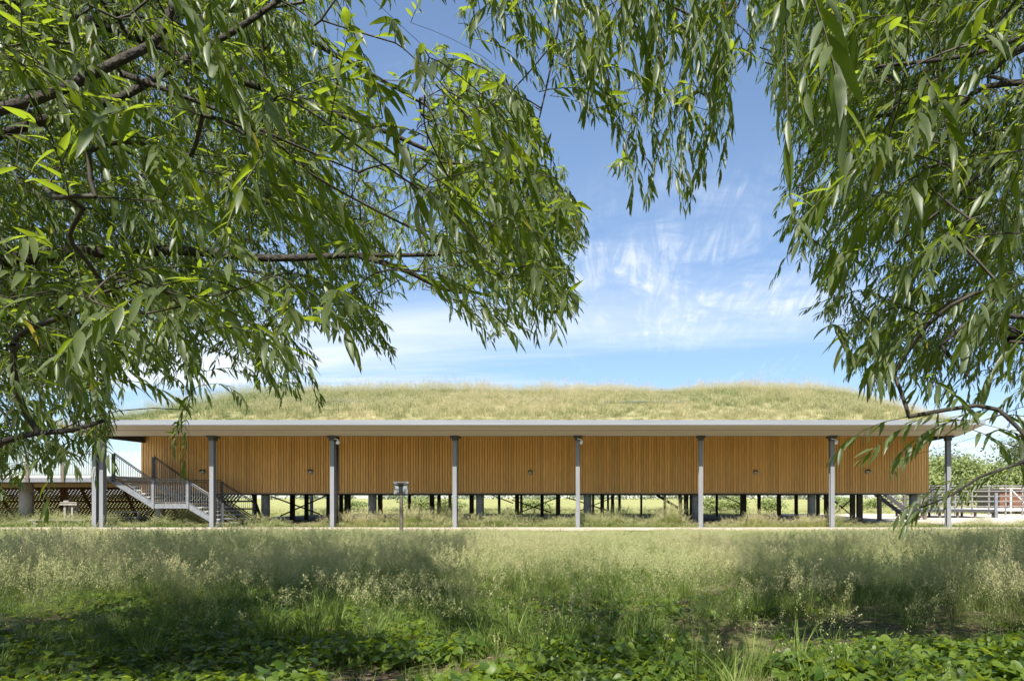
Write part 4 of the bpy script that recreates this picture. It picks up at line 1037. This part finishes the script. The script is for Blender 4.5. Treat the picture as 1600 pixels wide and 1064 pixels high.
# ------------------------------------------------------------------ grasses
GR = np.random.default_rng(77)
def blade(v, f, r_, x, y, h, lean, az, wd, seg, rv):
    """a bent tapering blade"""
    i = len(v); ca, sa = math.cos(az), math.sin(az)
    for k in range(seg + 1):
        t = k/seg; off = lean*h*t*t; z = h*t*(1 - .25*lean*t); w_ = wd*(1 - t**1.6)
        cx, cy = x + ca*off, y + sa*off
        if k == seg: v.append((cx, cy, z))
        else: v += [(cx - sa*w_, cy + ca*w_, z), (cx + sa*w_, cy - ca*w_, z)]
    for k in range(seg-1): a = i + 2*k; f.append((a, a+1, a+3, a+2)); r_.append(rv)
    a = i + 2*(seg-1); f.append((a, a+1, a+2)); r_.append(rv)
def panicle(v, f, r_, mi, x, y, h, lean, az, size, nsp, rv):
    """an airy seed head on a thin stalk: little branches with spikelets"""
    ca, sa = math.cos(az), math.sin(az); n0 = len(f)
    blade(v, f, r_, x, y, h, lean, az, .0011, 4, rv); mi += [0]*(len(f)-n0)
    for k in range(nsp):
        t = 1 - GR.random()**1.3*size/h; zz = h*t*(1-.25*lean*t); off = lean*h*t*t
        spread = size*.42*(1.02 - (t - (1-size/h))/(size/h))**.8 + .006
        a = GR.uniform(0, 6.283); rr = spread*GR.uniform(.25, 1)
        bx, by = x + ca*off, y + sa*off; ex, ey, ez = bx + math.cos(a)*rr, by + math.sin(a)*rr, zz + rr*GR.uniform(.2, .7)
        s_ = GR.uniform(.005, .0115); i = len(v)
        dx, dy = math.cos(a), math.sin(a)
        v += [(ex - dy*s_*.38, ey + dx*s_*.38, ez), (ex + dx*s_*.6, ey + dy*s_*.6, ez - s_*.9), (ex + dy*s_*.38, ey - dx*s_*.38, ez), (ex - dx*s_*.2, ey - dy*s_*.2, ez + s_*1.3)]
        f.append((i, i+1, i+2, i+3)); r_.append(GR.random()); mi.append(1)
        if k % 3 == 0:
            i = len(v); v += [(bx, by, zz - .012), (bx, by, zz - .0105), (ex, ey, ez)]; f.append((i, i+1, i+2)); r_.append(rv); mi.append(1)
def tuft(name, nb, hb, wb, npan, hp, size, nsp, spread, mats):
    v = []; f = []; r_ = []; mi = []
    for k in range(nb):
        a = GR.uniform(0, 6.283); q = spread*math.sqrt(GR.random()); n0 = len(f)
        blade(v, f, r_, q*math.cos(a), q*math.sin(a), hb*GR.uniform(.55, 1.15), GR.uniform(.15, .9), a + GR.uniform(-.9, .9), wb*GR.uniform(.6, 1.2), 4, GR.random()); mi += [0]*(len(f)-n0)
    for k in range(npan):
        a = GR.uniform(0, 6.283); q = spread*math.sqrt(GR.random())
        panicle(v, f, r_, mi, q*math.cos(a), q*math.sin(a), hp*GR.uniform(.75, 1.15), GR.uniform(.05, .45), a + GR.uniform(-1.2, 1.2), size*GR.uniform(.7, 1.2), nsp, GR.random())
    return mesh_rnd(name, v, f, r_, None, False, mats, mi)
MG = [M_GRASS, M_SEED]; MR = [M_RGRASS, M_RSEED]
short_t = [tuft('short_grass', 26, .20, .0028, 0, 1, 1, 0, .09, MG) for k in range(3)]
tall_t = [tuft('tall_grass', 16, .42, .0030, 5, .72, .24, 42, .12, MG) for k in range(4)] + [tuft('tall_grass', 9, .36, .0026, 8, .74, .26, 46, .16, MG) for k in range(3)]
lush_t = [tuft('lush_grass', 34, .48, .0042, 1, .65, .2, 20, .08, MG) for k in range(2)]
GOB = proto('grass_tuft', short_t + tall_t + lush_t)          # 0-2 short, 3-9 tall, 10-11 lush
pos = []; rot = []; scl = []; idx = []; tint = []
def put(x, y, z, s_, sz, k, t, tilt=.12):
    pos.append((x, y, z)); rot.append((GR.normal(0, tilt), GR.normal(0, tilt), GR.uniform(0, 6.283))); scl.append((s_, s_, sz)); idx.append(k); tint.append(t)
def meadow(n, y0, y1, kindf):
    for _ in range(n):
        y = math.sqrt(GR.uniform(y0*y0, y1*y1)); x = GR.uniform(-1.02, .72)*y
        kindf(x, y)
def hmax(y): return max(.16, min(.80, EYE - 50.5*y/F + .05))
def tall_zone(x, y):
    nz = float(nzA(x*.35 + 5, y*.35)); nz2 = float(nzB(x*1.2, y*1.2))
    dens = np.clip((y - 7.3 + (nz - .5)*5)/3.2, 0, 1)
    if GR.random() > dens*(.35 + .9*nz2): return
    hm = hmax(y); H = hm*GR.uniform(.60, 1.14)*(.55 + .60*nz + .25*(nz2 - .5))
    t = .14 + .50*float(nzC(x*.45, y*.45)) + .25*(nz2 - .5) + GR.uniform(-.14, .16) + .10*np.clip((y-20)/8, 0, 1)
    if H < .24: k = int(GR.integers(3, 10)); s_ = .55
    else: k = int(GR.choice([3,4,5,6,7,8,9,7,8,9,10])); s_ = .75 + .3*GR.random()
    put(x, y, gz(x, y), s_, H/.74*(1.15 if k > 9 else 1), k, t)
meadow(25000, 7.5, 30.1, tall_zone)
def short_zone(x, y):
    nz = float(nzB(x*.6 + 2, y*.6))
    if GR.random() > np.clip((nz - .30)*3.2, .05, 1): return
    k = int(GR.choice([0,1,2,0,1,2,10,11] if nz > .55 else [0,1,2])); s_ = GR.uniform(.6, 1.25)
    put(x, y, gz(x, y), s_, s_*GR.uniform(.7, 1.1)*(.8 if k > 9 else 1), k, .12 + .25*float(nzC(x*.9, y*.9)) + GR.uniform(-.08, .1))
meadow(6500, 4.6, 15, short_zone)
# wispy single tufts standing out of the ground cover
for _ in range(160):
    y = GR.uniform(6, 10); x = GR.uniform(-.95, .68)*y
    put(x, y, gz(x, y), GR.uniform(.6, .9), GR.uniform(.5, .85), int(GR.integers(3, 10)), .3 + GR.uniform(-.1, .2))
o = scatter('meadow_grass', pos, rot, scl, idx, tint, GOB); tag(o, 'tall seeding meadow grass between the trees and the path', 'grass', None, 'stuff')
# rough grass along the far side of the path, under the edge of the building
pos, rot, scl, idx, tint = [], [], [], [], []
for _ in range(5600):
    x = GR.uniform(-33, 30); y = 33.9 + 2.0*GR.random() + .3*float(nzA(x, 1)); nz = float(nzB(x*.7, y*.5 + 20)); nz2 = float(nzA(x*.22, 4))
    if X(345, 35) - .4 < x < X(400, 35) + .3 and y > 34.6: continue
    if GR.random() > .25 + nz: continue
    H = (.14 + 1.45*nz*nz*(.6 + .7*nz2))*GR.uniform(.6, 1.25)
    if x > 15: H *= .5
    put(x, y, 0, GR.uniform(.8, 1.2), H/.74, int(GR.integers(3, 12)), .30 + .5*nz2 + GR.uniform(-.2, .2))
for _ in range(3200):
    x = GR.uniform(-33, 30); y = GR.choice([29.9 + GR.normal(0, .35), 33.6 + abs(GR.normal(0, .2))])
    if float(nzA(x*.5, y)) < .35: continue
    put(x, y, 0, .6, GR.uniform(.15, .45) if y > 33 else GR.uniform(.07, .22), int(GR.integers(0, 10)), .45 + GR.uniform(-.15, .2))
o = scatter('verge_grass', pos, rot, scl, idx, tint, GOB); tag(o, 'rough seeding grass along the far side of the gravel path', 'grass', None, 'stuff')
# field grass beyond the building
pos, rot, scl, idx, tint = [], [], [], [], []
for _ in range(3500):
    y = 57 + 30*GR.random()**1.6; x = GR.uniform(-36, 36)*y/57
    if x > 12 and y < 63: continue
    put(x, y, 0, GR.uniform(1.2, 2.2), GR.uniform(.5, 1.0), int(GR.integers(0, 10)), .55 + GR.uniform(-.2, .25))
o = scatter('field_grass', pos, rot, scl, idx, tint, GOB); tag(o, 'sunlit pale field grass beyond the building', 'grass', None, 'stuff')
# roof meadow
roof_t = [tuft('roof_grass', 20, .27, .0060, 4, .42, .16, 16, .17, MR) for k in range(4)] + [tuft('roof_grass', 10, .22, .0055, 7, .46, .17, 16, .18, MR) for k in range(3)]
ROB = proto('roof_tuft', roof_t)
pos, rot, scl, idx, tint = [], [], [], [], []
nr = 14000
ry2 = RY0 + .06 + (RY1 - RY0 - .2)*.62*GR.random(nr)**1.15; rx2 = GR.uniform(RX0 + .1, RX1 - .1, nr); rz2 = roof_h(rx2, ry2)
t1 = nzA(rx2*.16 + 3, ry2*.25); t2 = nzB(rx2*.9, ry2*.9); t3 = nzC(rx2*.35, ry2*.3)
for i in range(nr):
    tn = -.02 + .55*t1[i] + .55*(t2[i] - .5) + .013*(rx2[i] + 6) + .3*(t3[i]-.5) + GR.uniform(-.22, .22)
    H = (.60 + .95*t3[i] + .7*(t2[i]-.5))*(1.55 if GR.random() < .12 else 1)*(.55 if ry2[i] < RY0 + .5 else 1)
    put(rx2[i], ry2[i], rz2[i] - .01, GR.uniform(.85, 1.3), H*GR.uniform(.75, 1.2), int(GR.integers(0, 7)), float(np.clip(tn, 0, 1)), .2)
o = scatter('roof_grass', pos, rot, scl, idx, tint, ROB); keep(o)

# ------------------------------------------------------------------ broad-leaved ground cover
def cover_plant(n, hmax_, size):
    v = []; f = []; r_ = []
    for k in range(n):
        a = GR.uniform(0, 6.283); q = GR.uniform(.02, .20); h = hmax_*GR.uniform(.35, 1.0); s_ = size*GR.uniform(.55, 1.15)
        d = np.array([math.cos(a), math.sin(a), -GR.uniform(.05, .5)]); d /= np.linalg.norm(d); nrm = np.array([GR.normal(0, .3), GR.normal(0, .3), 1.0])
        y = np.cross(nrm, d); y /= np.linalg.norm(y); z = np.cross(d, y); c = np.array([math.cos(a)*q, math.sin(a)*q, h]); rv = GR.random(); i = len(v)
        prof = [(0, .0), (-.10, .30), (.12, .50), (.42, .46), (.75, .24), (1.0, 0)]
        fold = GR.uniform(.08, .3); dr = GR.uniform(.1, .35)
        def pt(u, w_): return tuple(c + d*(u*s_) + y*(w_*s_) + z*((abs(w_)*fold - dr*u*u)*s_))
        v += [pt(0, 0), pt(.42, 0), pt(.8, 0), pt(1.0, 0)]
        L_ = [pt(u, w_) for u, w_ in prof[1:5]]; R_ = [pt(u, -w_) for u, w_ in prof[1:5]]; v += L_ + R_
        for b_, flip in ((i+4, False), (i+8, True)):
            for q_ in ((i, i+1, b_+1, b_), (i+1, i+2, b_+3, b_+2), (i+1, b_+2, b_+1), (i+2, i+3, b_+3)):
                f.append(tuple(reversed(q_)) if flip else q_); r_.append(rv)
        i = len(v); p0 = np.array([0, 0, 0.]); v += [tuple(p0 + y*.002), tuple(p0 - y*.002), tuple(c)]; f.append((i, i+1, i+2)); r_.append(rv)
    return mesh_rnd('cover_plant', v, f, r_, M_COVER, True)
COB = proto('cover_plant', [cover_plant(13, .14, .070) for k in range(3)] + [cover_plant(14, .09, .055) for k in range(3)] + [cover_plant(12, .20, .085) for k in range(2)])
pos, rot, scl, idx, tint = [], [], [], [], []
for _ in range(9000):
    y = 4.3 + 9.5*GR.random()**1.7; x = GR.uniform(-1.05, .78)*y
    nz = float(nzA(x*.55 + 11, y*.55 + 3)); nz2 = float(nzC(x*1.1, y*1.1 + 7)); left = np.clip((-x)/6 + .3, 0, 1)
    d = .75*np.clip((nz - .42 + .16*left)*3.2, 0, 1)*np.clip(1 - (y - 7.5 - 2.2*left)/2.5, 0, 1)
    if y < 6.4: d = max(d, .8*(nz2 > .42))
    if GR.random() > d: continue
    if x < -1.2 and GR.random() < .3: continue
    k = int(GR.choice([0,1,2,6,7])) if y < 6.6 and nz2 > .3 and x > -2.6 else int(GR.choice([0,1,2,3,4,5,3,4,5]))
    put(x, y, gz(x, y), GR.uniform(.75, 1.25), GR.uniform(.7, 1.2), k, GR.random(), .1)
o = scatter('ground_cover', pos, rot, scl, idx, tint, COB); tag(o, 'broad leaved ground cover plants in the dappled foreground', 'ground cover', None, 'stuff')
# dead leaves and bits on the bare soil
v = []; f = []; r_ = []
for _ in range(7000):
    y = 4.5 + 9*GR.random(); x = GR.uniform(-1, .75)*y; z = gz(x, y) + GR.uniform(.004, .02); a = GR.uniform(0, 6.28); s_ = GR.uniform(.012, .045); c, sn = math.cos(a), math.sin(a); i = len(v)
    for u, w_ in ((-1, 0), (0, .22), (1, 0), (0, -.22)): v.append((x + (u*c - w_*sn)*s_, y + (u*sn + w_*c)*s_, z + GR.uniform(-.004, .012)))
    f.append((i, i+1, i+2, i+3)); r_.append(GR.random())
M_LITTER = noisy('dead_leaves', (.10,.07,.04), (.28,.22,.13), 2.0, .9, lo=.3, hi=.7)
o = link('leaf_litter', mesh_rnd('leaf_litter', v, f, r_, M_LITTER)); tag(o, 'dead leaves and straw scattered on the bare soil', 'litter', None, 'stuff')
